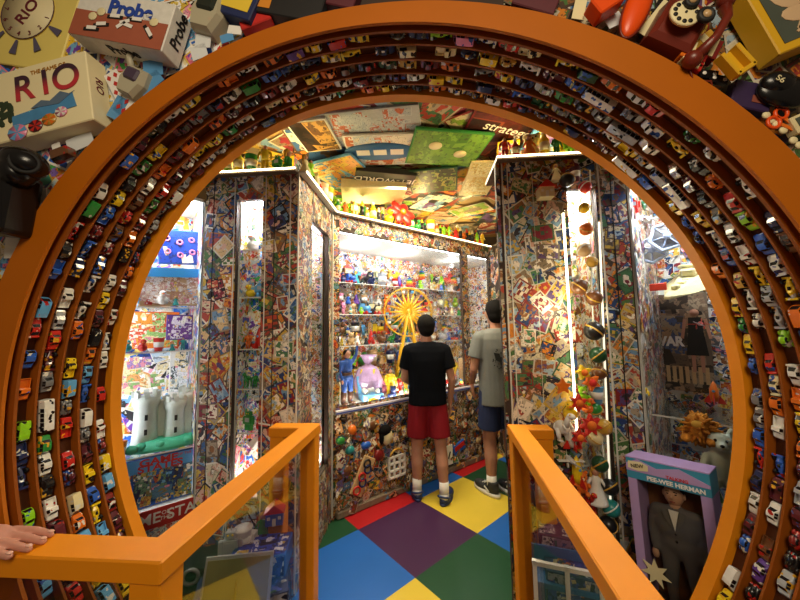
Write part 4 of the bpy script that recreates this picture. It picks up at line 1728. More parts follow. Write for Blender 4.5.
M = on_wall(397, 466, .055)
m = MB()
for x in (-.085, -.03, .03, .085):
    m.box((x, 0, 0), (.02, .19, .02), bev=.003)
for y in (-.085, -.03, .03, .085):
    m.box((0, y, 0), (.19, .02, .02), bev=.003)
o = rootmesh('plastic_basket', m, 'white_plastic', M, 'white plastic lattice basket glued low on the wall left of the boy', 'basket')
child('handle', MB().tube([(.07 * math.cos(t), .095 + .05 * math.sin(t), 0) for t in [PI * i / 8 for i in range(9)]], .009), 'toy_plastic', o, 'gold')
M = on_wall(363, 476, .055)
m = MB().box((0, 0, -.005), (.12, .30, .02), (0, 0, -.5), bev=.005)
o = rootmesh('skateboard', m, 'toy_plastic', M, 'pale toy board with red and navy rings glued low on the wall', 'toy board', 'tan')
for i in range(5):
    t = (i - 2) * .052
    child('ring', MB().torus(.03, .008, TR((t * math.sin(.5) + (.015 if i % 2 else -.015), t * math.cos(.5), .012)), 14, 6), 'toy_plastic', o, ('red', 'navy', 'red', 'navy', 'black')[i])
M = on_wall(387, 436, .055)
m = MB().ell((0, 0, 0), (.055, .075, .03))
o = rootmesh('doll_mask', m, 'cream', M, 'pale doll face with black hair glued on the wall beside the boy', 'mask')
q = MB().ell((-.02, .05, 0), (.065, .05, .034))
q.ell((-.06, .0, 0), (.022, .06, .028))
child('hair', q, 'hair_dark', o)
M = on_wall(379, 455, .05)
rootmesh('wall_button', MB().ell((0, 0, 0), (.05, .05, .025)), 'toy_plastic', M, 'dark red round knob glued left of the white basket', 'knob', 'dark_red')
M = on_wall(459, 447, .05)
o = rootmesh('name_plate', MB().box((0, 0, 0), (.17, .10, .02), (0, 0, .3), bev=.004), 'toy_plastic', M, 'red and blue lettered plate glued right of the boy', 'plate', 'blue')
child('red_band', MB().box((0, .01, .011), (.15, .045, .004), (0, 0, .3)), 'toy_plastic', o, 'red')
M = on_wall(449, 455, .05)
o = rootmesh('number_tile', MB().box((0, 0, 0), (.10, .19, .012), bev=.003), 'white_plastic', M, 'white tile with a black mark glued low behind the boy', 'tile')
child('mark', MB().box((.0, .0, .007), (.015, .07, .003), (0, 0, -.4)), 'text_black', o)
for i, (px, py, cc, k) in enumerate(((350, 450, 'teal', 'ball'), (347, 470, 'brown', 'ball'), (366, 445, 'blue', 'ball'), (352, 430, 'orange', 'ball'), (341, 440, 'green', 'ball'), (372, 425, 'brown', 'ball'), (466, 415, 'brown', 'ball'), (478, 440, 'tan', 'ball'))):
    M = on_wall(px, py, .035)
    m = MB().ell((0, 0, 0), (.04 + .006 * (i % 3), .035 + .008 * (i % 2), .028))
    o = rootmesh('glued_bead', m, 'toy_plastic', M, '%s rounded knob glued on the lower back wall, %s from the left corner' % (cname(cc), ORD[i]), 'knob', cc)

# ---- red bowl-like flower on the shelf above the far case
p = hit(402, 224, V((A.x, A.y, 0)) + WN * .03, MN3)
M = TR((p.x, p.y, ZS + .13)) @ frame((0, 0, 0), (MT.x, MT.y, 0), (MF[0] * .9, MF[1] * .9, .3))
m = MB()
for i in range(6):
    a = 2 * PI * i / 6
    m.ell((.09 * math.cos(a), .07 * math.sin(a), 0), (.075, .05, .02), (0, 0, a), seg=10)
o = rootmesh('toy_flower', m, 'toy_plastic', M, 'large red flower shaped toy on the shelf above the far case', 'toy flower', 'red')
child('centre', MB().ell((0, 0, .02), (.035, .035, .03)), 'toy_plastic', o, 'orange')
child('stem', MB().cone((0, -.0, -.02), (0, -.13, -.045), .012, .014, 8), 'toy_plastic', o, 'dark_red')

# ================================================================== ceiling
ceil_ = bpy.data.objects['ceiling']
collage('board_prints', ceil_, (-1.95, 4.95, ZC - .001), (1, 0, 0), (0, -1, 0), 3.9, 3.6, 260, .36, PAL_WARM + PAL_CARD, BORD, m='cover', lift=.03, seed=21)


def board(px, z, name, label, cat, pal=None, m='cover', n=26, th=.018, base='cream', size=.16):
    P = [atz(x, y, z) for x, y in px]
    c = sum(P, V()) / 4
    ex = ((P[1] - P[0]) + (P[2] - P[3])) / 2
    ey = ((P[3] - P[0]) + (P[2] - P[1])) / 2
    w, h = ex.length, ey.length
    ex.normalize()
    zz = V((0, 0, -1))
    yy = zz.cross(ex)
    if yy.dot(ey) < 0:
        pass
    M = frame(c + V((0, 0, th / 2)), ex, (0, 0, -1))
    o = rootmesh(name, MB().box((0, 0, 0), (w, h, th), bev=.002), 'card_board', M, label, cat, base)
    if pal:
        q = collage('printed_face', None, (-w / 2 + .012, -h / 2 + .012, th / 2 + .0006), (1, 0, 0), (0, 1, 0), w - .024, h - .024, n, size, pal, pal, m=m, lift=.002, rot=.3)
        q.parent = o
    return o, w, h, th


# frame(): local x along the printed x, local z down; local y points away from the viewer's near edge
o, w, h, th = board([(318, 148), (428, 140), (412, 104), (320, 116)], 2.86, 'game_board', 'large pale street map game board on the ceiling, nearest the arch', 'game board', ['aeb4b8', 'b8bcc0', 'a4acb2', '9aa4b0', 'b05a3a'], n=60, size=.10, base='silver')
o, w, h, th = board([(300, 150), (337, 152), (331, 115), (293, 126)], 2.84, 'game_board', 'dark portrait board with white border on the ceiling at left', 'game board', ['3a2418', '6a4420', '1c1410', '8a6430', 'c89a50'], n=10, size=.3, base='white')
o, w, h, th = board([(345, 166), (414, 164), (412, 134), (350, 136)], 2.83, 'game_board', 'white stadium game board with blue oval on the ceiling', 'game board', ['e8e4d8', 'dcd8d0', 'b8c4d0', 'd0c8b8', 'c86a3a'], n=30, size=.12, base='white')
q = MB().lathe([(.19, 0), (.19, .006)], m=TR((0, 0, th / 2 + .002)), seg=32, sx=1.45, sy=.62)
ov = child('oval_track', q, mat('oval_blue', hexc('2f6aa8'), .5), o)
q = MB()
for x in (-.13, 0, .13):
    q.box((x, 0, th / 2 + .0095), (.10, .07, .003))
child('white_boxes', q, 'white_plastic', ov)
o, w, h, th = board([(408, 162), (482, 168), (482, 133), (412, 130)], 2.82, 'game_board', 'green baseball field game board on the ceiling', 'game board', ['5a8a2c', '6a9a34', '4a7a28', '7aa83c'], n=14, size=.3, base='green')
q = MB()
for x, y in ((-.1, .05), (.12, -.04)):
    q.lathe([(.05, 0), (.05, .004)], m=TR((x, y, th / 2 + .002)), seg=20)
child('base_spots', q, 'cream', o)
o, w, h, th = board([(470, 152), (533, 156), (520, 118), (452, 112)], 2.86, 'game_board', 'dark red strategy game board with white title on the ceiling at right', 'game board', ['3a1a18', '5a2420', '2a1412', '8a4428', '4a1a14'], n=16, size=.25, base='dark_red')
text('stratego', 'title_lettering', o, TR((w * .12, h * .16, th / 2 + .006)) @ RZ(-.2), .12, 'text_white')
o, w, h, th = board([(325, 192), (372, 178), (358, 156), (312, 162)], 2.80, 'game_board', 'light blue and yellow game board on the ceiling over the left shelf', 'game board', ['5aa0d8', 'e8c048', 'f0e0a0', 'e8a050', '78b4e0'], n=12, size=.22, base='light_blue')
o, w, h, th = board([(408, 194), (462, 190), (452, 167), (410, 172)], 2.80, 'game_board', 'olive and black game board on the ceiling beyond the baseball board', 'game board', ['6a8a34', '3a3a24', '8aa044', '202018', 'b0a860'], n=24, size=.12, base='dark_green')
o, w, h, th = board([(462, 196), (492, 194), (500, 163), (468, 162)], 2.80, 'game_board', 'cream printed sheet on the ceiling beside the green boards', 'game board', ['e8dca0', 'e0d090', 'f0e8b8', 'd8b868'], n=16, size=.12, base='cream')
o, w, h, th = board([(354, 184), (413, 188), (414, 176), (356, 170)], 2.77, 'game_box', 'black airline game box with upside down title on the ceiling', 'game box', None, th=.05, base='black')
text('JET-WORLD', 'title_lettering', o, TR((0, 0, th / 2 + .002)) @ RZ(PI), .10, 'text_white')
o, w, h, th = board([(338, 203), (405, 205), (402, 190), (346, 187)], 2.70, 'light_box', 'long pale yellow light box below the airline game box', 'light box', None, th=.08, base='cream')
o2, w, h, th = board([(500, 168), (522, 166), (512, 142), (492, 146)], 2.78, 'game_board', 'rainbow coloured board on the ceiling by the right pillar shelf', 'game board', ['e88a2a', 'f0d040', '6ab0e0', 'e86aa0', 'f0f0e0'], n=14, size=.12, base='yellow')
o2, w, h, th = board([(532, 152), (592, 150), (575, 124), (525, 122)], 2.80, 'game_board', 'bright pastel board on the ceiling over the right shelf', 'game board', ['e8a0c0', '78b4e0', 'f0e060', '90c8e8', 'f0f0f0', '8a6ac0'], n=22, size=.14, base='light_blue')

# ================================================================== far left case: boxes, castle
UL = V((S45, S45, 0))
NLf = V((S45, -S45, 0))


def leftbox(px0, px1, ztop, zbot, d, label, base, pal, tilt=0.0, yaw=0.0, n=26, size=.12, name='game_box', cat='board game', th=.05):
    """a flat box standing in the left case, spanning two pixel columns"""
    o = lw(0, d, 0)
    a = hit(px0, 400, o, NLf)
    b = hit(px1, 400, o, NLf)
    a.z = b.z = 0
    c = (a + b) / 2
    w = (b - a).length
    h = ztop - zbot
    M = Matrix(((UL.x, -NLf.x, 0, c.x), (UL.y, -NLf.y, 0, c.y), (0, 0, 1, (ztop + zbot) / 2), (0, 0, 0, 1))) @ RZ(yaw) @ RY(tilt)
    o = rootmesh(name, MB().box((0, th / 2, 0), (w, th, h), bev=.003), 'card_board', M, label, cat, base)
    q = collage('cover_art', None, (-w / 2 + .008, -.0006, -h / 2 + .008), (1, 0, 0), (0, 0, 1), w - .016, h - .016, n, size, pal, BORD_L, m='print', lift=.002, rot=.25)
    q.parent = o
    return o, w, h


mat('castle_stone', hexc('c6cdc6'), .6, vary=.12, scale=40)
mat('castle_green', hexc('3fb089'), .6, vary=.2, scale=30)
p = hit(167, 455, lw(0, .16, 0), NLf)
M = Matrix(((UL.x, -NLf.x, 0, p.x), (UL.y, -NLf.y, 0, p.y), (0, 0, 1, .80), (0, 0, 0, 1)))
cs = empty('toy_castle', mw=M)
tag(cs, 'pale grey toy castle on green base above the map game box', 'toy castle')
m = MB()
m.lathe([(.17, 0), (.165, .02), (.14, .05), (.12, .055)], seg=20, sx=1.15, sy=.75)
for i in range(9):
    m.ell((-.17 + i * .043, -.09 + .02 * (i % 3), .03), (.03, .03, .025), seg=8)
child('rocky_base', m, 'castle_green', cs)


def tower(x, y, r, h):
    m = MB()
    m.lathe([(r * 1.12, .03), (r, .1), (r * .94, h * .78), (r * 1.14, h * .84), (r * 1.16, h)], m=TR((x, y, 0)), seg=18)
    for i in range(8):
        a = 2 * PI * i / 8
        m.box((x + r * 1.06 * math.cos(a), y + r * 1.06 * math.sin(a), h + .012), (r * .42, r * .3, .03), (0, 0, a + PI / 2))
    t = child('tower', m, 'castle_stone', cs)
    q = MB()
    for z in (h * .35, h * .62):
        q.box((x, y - r * .96, z), (.014, .016, .03))
    child('windows', q, 'black_matte', t)


tower(-.11, 0, .058, .30)
tower(.03, -.01, .052, .26)
tower(.12, .02, .062, .30)
m = MB().box((-.02, .03, .14), (.22, .05, .2), bev=.004)
for i in range(6):
    m.box((-.11 + i * .036, .03, .25), (.02, .05, .025))
child('curtain_wall', m, 'castle_stone', cs)
toy('cup', M @ TR((-.22, -.10, 0)), .09, 'orange', 'orange and red toy cup left of the pale castle', 'toy cup')
o, w, h = leftbox(119, 203, .775, .515, .05, 'blue map game box with red title under the pale castle', 'blue', ['2a4a80', '8a7a50', 'c8a850', '58809a', '6a8a6a', 'b05a40', '3a3a50'], tilt=.0, n=60, size=.055)
q = MB().box((0, -.004, h * .36), (w * .99, .005, h * .27))
child('title_band', q, mat('band_blue', hexc('5aa0d8'), .5), o)
text('GAME', 'title_lettering', o, TR((-.01, -.009, h * .42)) @ RX(PI / 2), .05, 'text_red', off=.0015, sx=1.3)
text('STATES', 'title_lettering', o, TR((.0, -.009, h * .29)) @ RX(PI / 2), .05, 'text_red', off=.0015, sx=1.25)
text('OF THE', 'title_lettering', o, TR((.11, -.009, h * .45)) @ RX(PI / 2), .02, 'text_red')
o, w, h = leftbox(119, 203, .51, .14, .02, 'red banded map game box with white capitals, below the other one', 'white', ['e8e4dc', 'd8d4cc', 'c86a5a', '8aa0b8', 'e0d8c0'], n=30, size=.05)
q = MB().box((0, -.004, h * .36), (w * .99, .005, h * .27))
child('title_band', q, mat('band_red', hexc('b8302a'), .5), o)
text('GAME', 'title_lettering', o, TR((-.095, -.009, h * .36)) @ RX(PI / 2), .078, 'text_white', off=.001)
text('OF\nTHE', 'title_lettering', o, TR((.03, -.009, h * .37)) @ RX(PI / 2), .028, 'text_white')
text('STATES', 'title_lettering', o, TR((.165, -.009, h * .36)) @ RX(PI / 2), .078, 'text_white', off=.001)
leftbox(120, 186, 1.32, .96, .40, 'cream children picture board leaning at the back above the castle', 'cream', ['f0e8d0', 'e8d8a8', 'd88a9a', '8ab06a', '9a80b8', 'e0a060'], n=30, size=.09, th=.012)
leftbox(168, 204, 1.35, .98, .385, 'pale striped board with grey gun toy shape, above castle at right', 'white', ['e8ecf0', 'd0dcd8', '8a9a9a', '4a5a5a', 'f0e0b0'], n=24, size=.07, th=.012)
leftbox(140, 198, 1.005, .945, .28, 'purple game box lying behind the castle towers', 'purple', ['4a3a9a', '5a48b0', '6a58c0'], n=8, size=.1, th=.05)
leftbox(124, 176, 1.60, 1.37, .28, 'orange and red striped game card leaning on the middle shelf', 'orange', ['e8943a', 'd85a3a', 'f0d8a0', '98c070', 'f0e8d8'], n=22, size=.07, th=.012)
leftbox(163, 190, 1.58, 1.42, .24, 'purple card with white dancing shape on the middle shelf', 'purple', ['6a3a8a', '7a4a9a', 'e8e0f0'], n=8, size=.06, th=.01)
leftbox(188, 205, 1.60, 1.37, .27, 'pale card with mint dots on the middle shelf at right', 'white', ['f0ead8', 'a8d8c8', 'e0b868', 'e8f0e8'], n=22, size=.05, th=.01)
o, w, h = leftbox(132, 206, 1.86, 1.63, .10, 'pink game box with bright blue top edge on the upper shelf', 'tan', ['d8b8a0', 'c89a8a', 'e0c8b0', 'b8886a', 'e8e0d8'], tilt=-.06, n=40, size=.05, th=.06)
child('top_band', MB().box((0, -.004, h * .38), (w, .006, h * .24)), mat('band_cyan', hexc('3a9ad8'), .45), o)
o, w, h = leftbox(150, 206, 2.12, 1.90, .16, 'deep blue board dotted with pink rings, upper left case', 'blue', ['2a48a8', '2f50b0', '24409a'], tilt=-.08, n=8, size=.2, th=.015)
q = MB()
for i in range(12):
    q.torus(.014, .005, TR((-.16 + .065 * (i % 6), -.004, -.05 + .08 * (i // 6) + .02 * (i % 2))) @ RX(PI / 2), 10, 6)
child('pink_rings', q, 'toy_plastic', o, 'pink')
for k, (z, w_, kk) in enumerate(((1.63, 'on the upper shelf of the far left case', .09), (1.36, 'on the middle shelf of the far left case', .08))):
    p = lw(.22, .10 if k else .07, 0)
    row((p.x, p.y), UL, .36, z, (NLf.x, NLf.y), w_, ['figure', 'duck', 'cup', 'horse', 'block stack', 'doll'], ['white', 'light_blue', 'red', 'yellow', 'pink', 'teal'], .05, kk, 'toys ' + w_, gap=.02)

# ================================================================== right pillar: hanging balls and soft toys
YH = 1.795
SPH = [(585, 187, .034, 'red', 'ball'), (567, 180, .040, 'black', 'ball'), (584, 208, .030, 'yellow', 'ball'), (586, 229, .036, 'orange', 'ball'), (584, 250, .038, 'tan', 'ball'), (592, 262, .030, 'gold', 'ball'), (579, 287, .042, 'brown', 'ball'),
       (594, 298, .042, 'brown', 'ball'), (594, 331, .050, 'black', 'ball'), (598, 355, .042, 'dark_green', 'ball'), (599, 373, .036, 'brown', 'ball'), (595, 409, .034, 'green', 'ball'), (604, 427, .040, 'gold', 'ball'), (595, 438, .038, 'cream', 'ball'), (600, 464, .040, 'dark_green', 'ball'), (610, 487, .040, 'black', 'ball'), (611, 508, .042, 'teal', 'ball'), (608, 525, .042, 'black', 'ball')]
place_word = {}
m = MB()
pts = [at(590, 170, YH + .03), at(592, 300, YH + .03), at(600, 420, YH + .03), at(610, 530, YH + .03)]
m.tube(pts, .004, 6)
rootmesh('hanging_string', m, 'white_plastic', Matrix(), 'pale cord down the right pillar from which the balls hang', 'cord')
for i, (px, py, r, c, k) in enumerate(SPH):
    p = at(px, py, YH)
    M = TR((p.x, p.y, p.z - r)) @ RZ(rnd.uniform(0, 6))
    toy('ball', M, 2 * r, c, '%s toy ball hanging on the right pillar, %s ball from the top' % (cname(c), ORD[i]), 'toy ball', 'hanging balls on the right pillar', 'white' if c in ('red', 'tan', 'teal') else 'gold')


def star_pts(n, R, r):
    return [((R if i % 2 == 0 else r) * math.sin(PI * i / n), (R if i % 2 == 0 else r) * math.cos(PI * i / n)) for i in range(2 * n)]


p = at(562, 386, 1.78)
rootmesh('toy_star', MB().poly(star_pts(5, .045, .022), .02), 'toy_plastic', frame(p, (1, 0, 0), (0, -1, 0)), 'orange five pointed star toy hanging left of the ball cord', 'toy star', 'orange')
for i, (px, py, R, n, c, lb) in enumerate(((589, 424, .055, 7, 'red', 'large red spiky flower toy among the hanging balls'), (578, 436, .040, 6, 'red', 'small red spiky toy low on the right pillar beside the cord'), (577, 402, .045, 6, 'red', 'red and orange spiky toy above the large red flower toy'), (590, 382, .045, 5, 'orange', 'orange spiky toy hanging beside the upper balls'), (582, 372, .04, 5, 'yellow', 'yellow spiky toy, uppermost of the spiky toys'))):
    p = at(px, py, 1.775)
    o = rootmesh('spiky_toy', MB().poly(star_pts(n, R, R * .5), .03, bev=0), 'toy_cloth', frame(p, (math.cos(i), 0, math.sin(i)), (0, -1, 0)), lb, 'soft toy', c)
    child('centre', MB().ell((0, 0, .025), (R * .45, R * .45, .02)), 'toy_cloth', o, 'orange' if c != 'orange' else 'red')
for i, (px, py, h, k, c) in enumerate(((570, 410, .12, 'duck', 'yellow'), (583, 395, .10, 'stuffed bear', 'lime'), (588, 405, .09, 'duck', 'orange'), (597, 395, .09, 'cup', 'light_blue'), (572, 436, .13, 'rocket', 'white'), (563, 425, .16, 'dinosaur', 'white'), (582, 482, .12, 'stuffed bear', 'orange'), (590, 500, .12, 'dinosaur', 'red'), (577, 470, .15, 'rocket', 'yellow'), (596, 484, .18, 'doll', 'white'), (570, 455, .12, 'plane', 'white'))):
    p = at(px, py, 1.80)
    toy(k, TR((p.x, p.y, p.z - h / 2)) @ RZ(.3 * (i % 3 - 1)), h, c, '%s toy %s packed beside the hanging balls, right pillar, %s of the soft cluster' % (cname(c), k, ORD[i]), None, 'toys beside the hanging balls')
# lit tube on the pillar; the clear pole's pale edge gets an added glow
p0, p1 = at(563, 212, 1.80), at(577, 432, 1.80)
m = MB().tube([p0, p1], .006, 10)
o = rootmesh('light_tube', m, 'led_tube', Matrix(), 'tall thin glowing tube light on the right pillar of cards', 'tube light')
q = MB()
for p in (p0, p1):
    q.ell(p, .010, seg=8)
child('end_cap', q, 'chrome', o)
p0, p1 = at(599, 222, 1.80), at(612, 540, 1.80)
m = MB().tube([p0, p1], .005, 10)
rootmesh('light_tube', m, mat('pole_glow', (1.0, .92, .7), emit=0.9), Matrix(), 'clear pole with an added glow right of the hanging balls', 'tube light')
spot_point('tube_glow', tuple(at(570, 310, 1.70)), 2.6, (1.0, .86, .55), .05)

# ---- toys glued high on the right pillar
for i, (px, py, h, k, c) in enumerate(((556, 172, .10, 'doll', 'cream'), (575, 175, .08, 'cup', 'maroon'), (545, 190, .10, 'house', 'cream'))):
    p = at(px, py, 1.815)
    toy(k, TR((p.x, p.y, p.z - h / 2)), h, c, '%s toy %s glued high on the right pillar' % (cname(c), k))

# ================================================================== far right case
URr = V((S45, -S45, 0))
NRr = V((-S45, -S45, 0))


def onr(px, py, d):
    return hit(px, py, rw(0, d, 0), NRr)


mat('ivory', hexc('d8cf9c'), .5, vary=.15, scale=60)
p = onr(683, 288, .18)
M = frame(p, (.80, .5, .30), (-.25, -.2, .95))
m = MB()
m.loft([[(-.20, -.012, -.006), (-.20, .012, -.006), (-.20, .012, .006), (-.20, -.012, .006)], [(-.05, -.07, -.016), (-.05, .07, -.016), (-.05, .03, .022), (-.05, -.03, .022)], [(.16, -.15, -.018), (.16, .15, -.018), (.16, .06, .05), (.16, -.06, .05)], [(.19, -.13, -.01), (.19, .13, -.01), (.19, .05, .04), (.19, -.05, .04)]], smooth=False)
o = rootmesh('toy_spaceship', m, 'ivory', M, 'cream wedge shaped toy spaceship hanging in the far right case', 'toy spaceship')
q = MB()
q.box((.11, 0, .065), (.07, .07, .04), bev=.006)
q.box((.125, 0, .095), (.03, .10, .02), bev=.004)
for x in (-.08, 0, .06):
    q.box((x, 0, .03), (.04, .03, .02), bev=.003)
child('bridge', q, 'ivory', o)
q = MB()
for y in (-.07, 0, .07):
    q.cone((.18, y, .012), (.21, y, .012), .022, .026, 10)
child('engine', q, 'toy_plastic', o, 'grey')
q = MB().tube([p + V((0, 0, .03)), V((p.x, p.y, 2.27))], .0015, 5)
rootmesh('hanging_thread', q, 'white_plastic', Matrix(), 'thin thread holding up the cream toy spaceship', 'thread')
mat('hex_frame', hexc('b4c4e0'), .3)
for i, (px, py, R, lb) in enumerate(((667, 236, .085, 'blue rimmed hexagonal toy window with grey centre, right of the pair'), (652, 250, .078, 'pale blue hexagonal toy window, lower left of the pair'))):
    p = onr(px, py, .20 + .04 * i)
    M = frame(p, URr, NRr) @ RZ(.2 + .3 * i)
    hx = [(R * math.cos(PI * k / 3), R * math.sin(PI * k / 3), 0) for k in range(6)]
    o = rootmesh('hexagon_toy', MB().tube(hx, .010, 8, True), 'hex_frame', M, lb, 'toy')
    q = MB().lathe([(R * .86, -.006), (R * .86, .0)], seg=6)
    child('panel', q, 'toy_plastic', o, 'grey' if i == 0 else 'white')
    q = MB()
    for k in range(6):
        q.cone((0, 0, .002), hx[k], .004, .004, 6)
    q.ell((0, 0, .004), .02, seg=8)
    child('struts', q, 'hex_frame', o)
p = onr(658, 287, .10)
o = rootmesh('red_sign', MB().box((0, 0, 0), (.075, .04, .012), bev=.003), mat('sign_red', hexc('d83a20'), .5), frame(p, URr, NRr), 'small orange red sign hanging in the far right case', 'sign')
q = MB().box((0, .06, -.002), (.003, .09, .003))
child('hook', q, 'chrome', o)
for k, (px, py, h, kk, c, d, lb) in enumerate(((648, 215, .16, 'plane', 'white', .25, 'white toy plane above the hexagonal toy windows'), (640, 200, .12, 'dinosaur', 'dark_green', .2, 'dark green toy dinosaur high in the far right case'), (634, 205, .10, 'robot', 'red', .06, 'red toy robot at the top left of the far right case'), (700, 320, .10, 'plane', 'red', .25, 'red toy plane below the cream spaceship at right'), (714, 392, .11, 'rocket', 'orange', .12, 'orange toy rocket above the shaggy orange doll'), (646, 392, .06, 'duck', 'yellow', .05, 'small yellow toy duck at the left edge of the far right case'))):
    p = onr(px, py, d)
    toy(kk, TR((p.x, p.y, p.z - h / 2)) @ RZ(-.8), h, c, lb)
# reflection of people in the glass, painted as a flat lettered picture
mat('reflection_dark', hexc('6a5a4a'), .5, vary=.3, scale=6)
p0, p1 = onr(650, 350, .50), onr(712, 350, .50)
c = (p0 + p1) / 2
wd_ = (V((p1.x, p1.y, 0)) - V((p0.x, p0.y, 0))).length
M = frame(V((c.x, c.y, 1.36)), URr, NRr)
po = rootmesh('painted_reflection', MB().box((0, 0, 0), (wd_, .60, .006)), 'reflection_dark', M, 'dark painted reflection with white letters at the back of the far right case', 'painted_reflection')
q = collage('reflection_scene', None, (-wd_ / 2, -.3, .0035), (1, 0, 0), (0, 1, 0), wd_, .6, 26, .13, ['6a5a4a', '7a6450', '8a7860', '4a5a80', '3a3028', '9a8870', '705038', 'a08060'], ['4a4038', '5a4a3c', '2a2420'], m='print', lift=.002, rot=.3)
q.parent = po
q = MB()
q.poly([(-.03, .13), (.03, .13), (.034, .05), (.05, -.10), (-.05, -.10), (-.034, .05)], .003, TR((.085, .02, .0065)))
wo = child('reflected_woman', q, 'black_matte', po)
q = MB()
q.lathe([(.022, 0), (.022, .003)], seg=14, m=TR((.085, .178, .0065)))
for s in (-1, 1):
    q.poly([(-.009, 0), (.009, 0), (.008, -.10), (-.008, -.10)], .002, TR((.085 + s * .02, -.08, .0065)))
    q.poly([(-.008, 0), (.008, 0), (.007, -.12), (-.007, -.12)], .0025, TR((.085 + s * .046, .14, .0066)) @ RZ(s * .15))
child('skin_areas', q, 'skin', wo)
text('WAR', 'reflection_lettering', po, TR((-.05, .0, .008)), .08, 'text_white', off=.004, sx=.8)
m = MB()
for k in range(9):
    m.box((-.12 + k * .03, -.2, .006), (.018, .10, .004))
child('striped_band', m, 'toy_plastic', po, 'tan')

# ---- seated dolls on the right shelf
mat('orange_fur', hexc('b8741c'), .95, vary=.45, scale=50, bump=1.0)
mat('pale_vinyl', hexc('b9c0aa'), .45)
p = onr(706, 444, .13)
SHZ = .983
m = MB()
rg = random.Random(4)
for i in range(90):
    a, bb = rg.uniform(0, 2 * PI), rg.uniform(-1, 1)
    rr = math.sqrt(max(0, 1 - bb * bb))
    q0 = V((.06 * rr * math.cos(a), .055 * rr * math.sin(a), .075 + .07 * bb))
    m.cone(q0 * .9, q0 + V((math.cos(a) * rr, math.sin(a) * rr, bb * .7 - .3)) * .035, .014, .003, 5, smooth=True)
m.ell((0, 0, .075), (.062, .056, .072))
for s in (-1, 1):
    m.ell((s * .05, -.05, .02), (.025, .05, .022))
p = onr(700, 437, .04)
o = rootmesh('shaggy_doll', m, 'orange_fur', TR((p.x, p.y, p.z - .02)) @ RZ(-.75) @ Matrix.Diagonal((.92, .92, .92, 1)), 'shaggy golden orange soft doll above the boxed doll', 'soft toy')
q = MB().ell((0, -.062, .10), (.026, .014, .02))
child('face', q, 'toy_cloth', o, 'gold')
for s in (-1, 1):
    pass
p = onr(724, 486, .02)
m = MB()
m.ell((0, 0, .10), (.065, .055, .11))
m.ell((0, -.015, .235), (.055, .05, .05))
m.ell((-.0, -.06, .225), (.026, .04, .024))
for s in (-1, 1):
    m.cap((s * .06, -.02, .15), .022, (s * .085, -.06, .09), .018, 8)
    m.cap((s * .035, -.03, .02), .028, (s * .05, -.10, .02), .024, 8)
    m.ell((s * .045, .01, .285), (.016, .012, .03), (0, s * .3, 0), seg=8)
o = remesh('white_doll', m, .008, 'pale_vinyl')
o.matrix_world = TR((p.x, p.y, p.z)) @ RZ(-.6) @ Matrix.Diagonal((.86, .86, .86, 1))
tag(o, 'pale white vinyl animal doll right of the boxed doll', 'toy animal')
q = MB().ell((0, -.098, .235), (.010, .008, .008), seg=8)
for s in (-1, 1):
    q.ell((s * .022, -.058, .252), (.007, .005, .009), seg=8)
child('eyes_and_nose', q, 'black_plastic', o)
# ---- stand under the boxed doll and the white doll
m = MB()
c0 = V((1.20, 1.55, 0))
m.box((1.24, 1.56, .10), (.60, .34, .20), (0, 0, -.45), bev=.006)
lg = struct(obj('trim_3', m, 'wall_paint'))
collage('card_collage', lg, (.98, 1.47, .0), V((math.cos(-.45), math.sin(-.45), 0)), (0, 0, 1), .6, .2, 60, .06)

# ---- boxed doll
mat('box_lilac', hexc('b59ad0'), .45, vary=.12, scale=14)
mat('box_blue', hexc('3a94b8'), .45)
mat('box_inside', hexc('6a4222'), .7)
mat('suit_grey', hexc('5c5a5a'), .85, vary=.1, scale=80)
BT = at(663, 458, 1.50)
BB = at(672, 600, 1.50)
BWd, BH, BD = .29, .655, .14
phi = math.radians(48)
bx = V((math.cos(phi), -math.sin(phi), 0))
M0 = Matrix(((bx.x, math.sin(phi), 0, 1.025), (bx.y, math.cos(phi), 0, 1.49), (0, 0, 1, .206), (0, 0, 0, 1))) @ RX(math.radians(-4)) @ RY(math.radians(-3))
db = empty('doll_box', mw=M0)
tag(db, 'lilac window box with a grey suited doll inside, lower right', 'doll box')
m = MB()
fr = .036
for s in (-1, 1):
    m.box((s * (BWd / 2 - fr / 2), BD / 2, BH / 2), (fr, BD, BH), bev=.002)
m.box((0, BD / 2, .02), (BWd - 2 * fr, BD, .04))
m.box((0, BD - .004, BH / 2), (BWd - 2 * fr, .008, BH))
child('box_shell', m, 'box_lilac', db)
m = MB().box((0, BD / 2 - .001, BH - .045), (BWd + .002, BD + .002, .09), bev=.002)
hd = child('header_panel', m, 'box_blue', db)
child('top_flap', MB().box((0, BD / 2 - .001, BH + .002), (BWd + .004, BD + .004, .006), bev=.001), 'box_lilac', hd)
m = MB().poly([(-BWd / 2, 0), (BWd / 2, 0), (BWd / 2, .012), (.05, .05), (-.03, .03), (-.10, .055), (-BWd / 2, .03)], .003, TR((0, -.002, BH - .056)) @ RX(PI / 2))
child('lilac_band', m, 'box_lilac', hd)
text('PEE-WEE HERMAN', 'box_lettering', hd, TR((.03, -.005, BH - .074)) @ RX(PI / 2), .024, 'text_white', off=.0008)
text('TALKING', 'box_lettering', hd, TR((.04, -.006, BH - .050)) @ RX(PI / 2), .018, 'text_red', off=.0005)
m = MB().poly([(-.055, -.02), (.0, -.03), (.055, -.02), (.058, .012), (.02, .028), (-.05, .022)], .004, TR((-BWd / 2 + .045, -.004, BH - .03)) @ Matrix.Diagonal((.7, .7, .7, 1)) @ RX(PI / 2))
bd = child('badge', m, 'cream', hd)
text('NEW', 'badge_lettering', bd, TR((-BWd / 2 + .045, -.010, BH - .03)) @ RX(PI / 2) @ RZ(.15), .022, 'text_black')
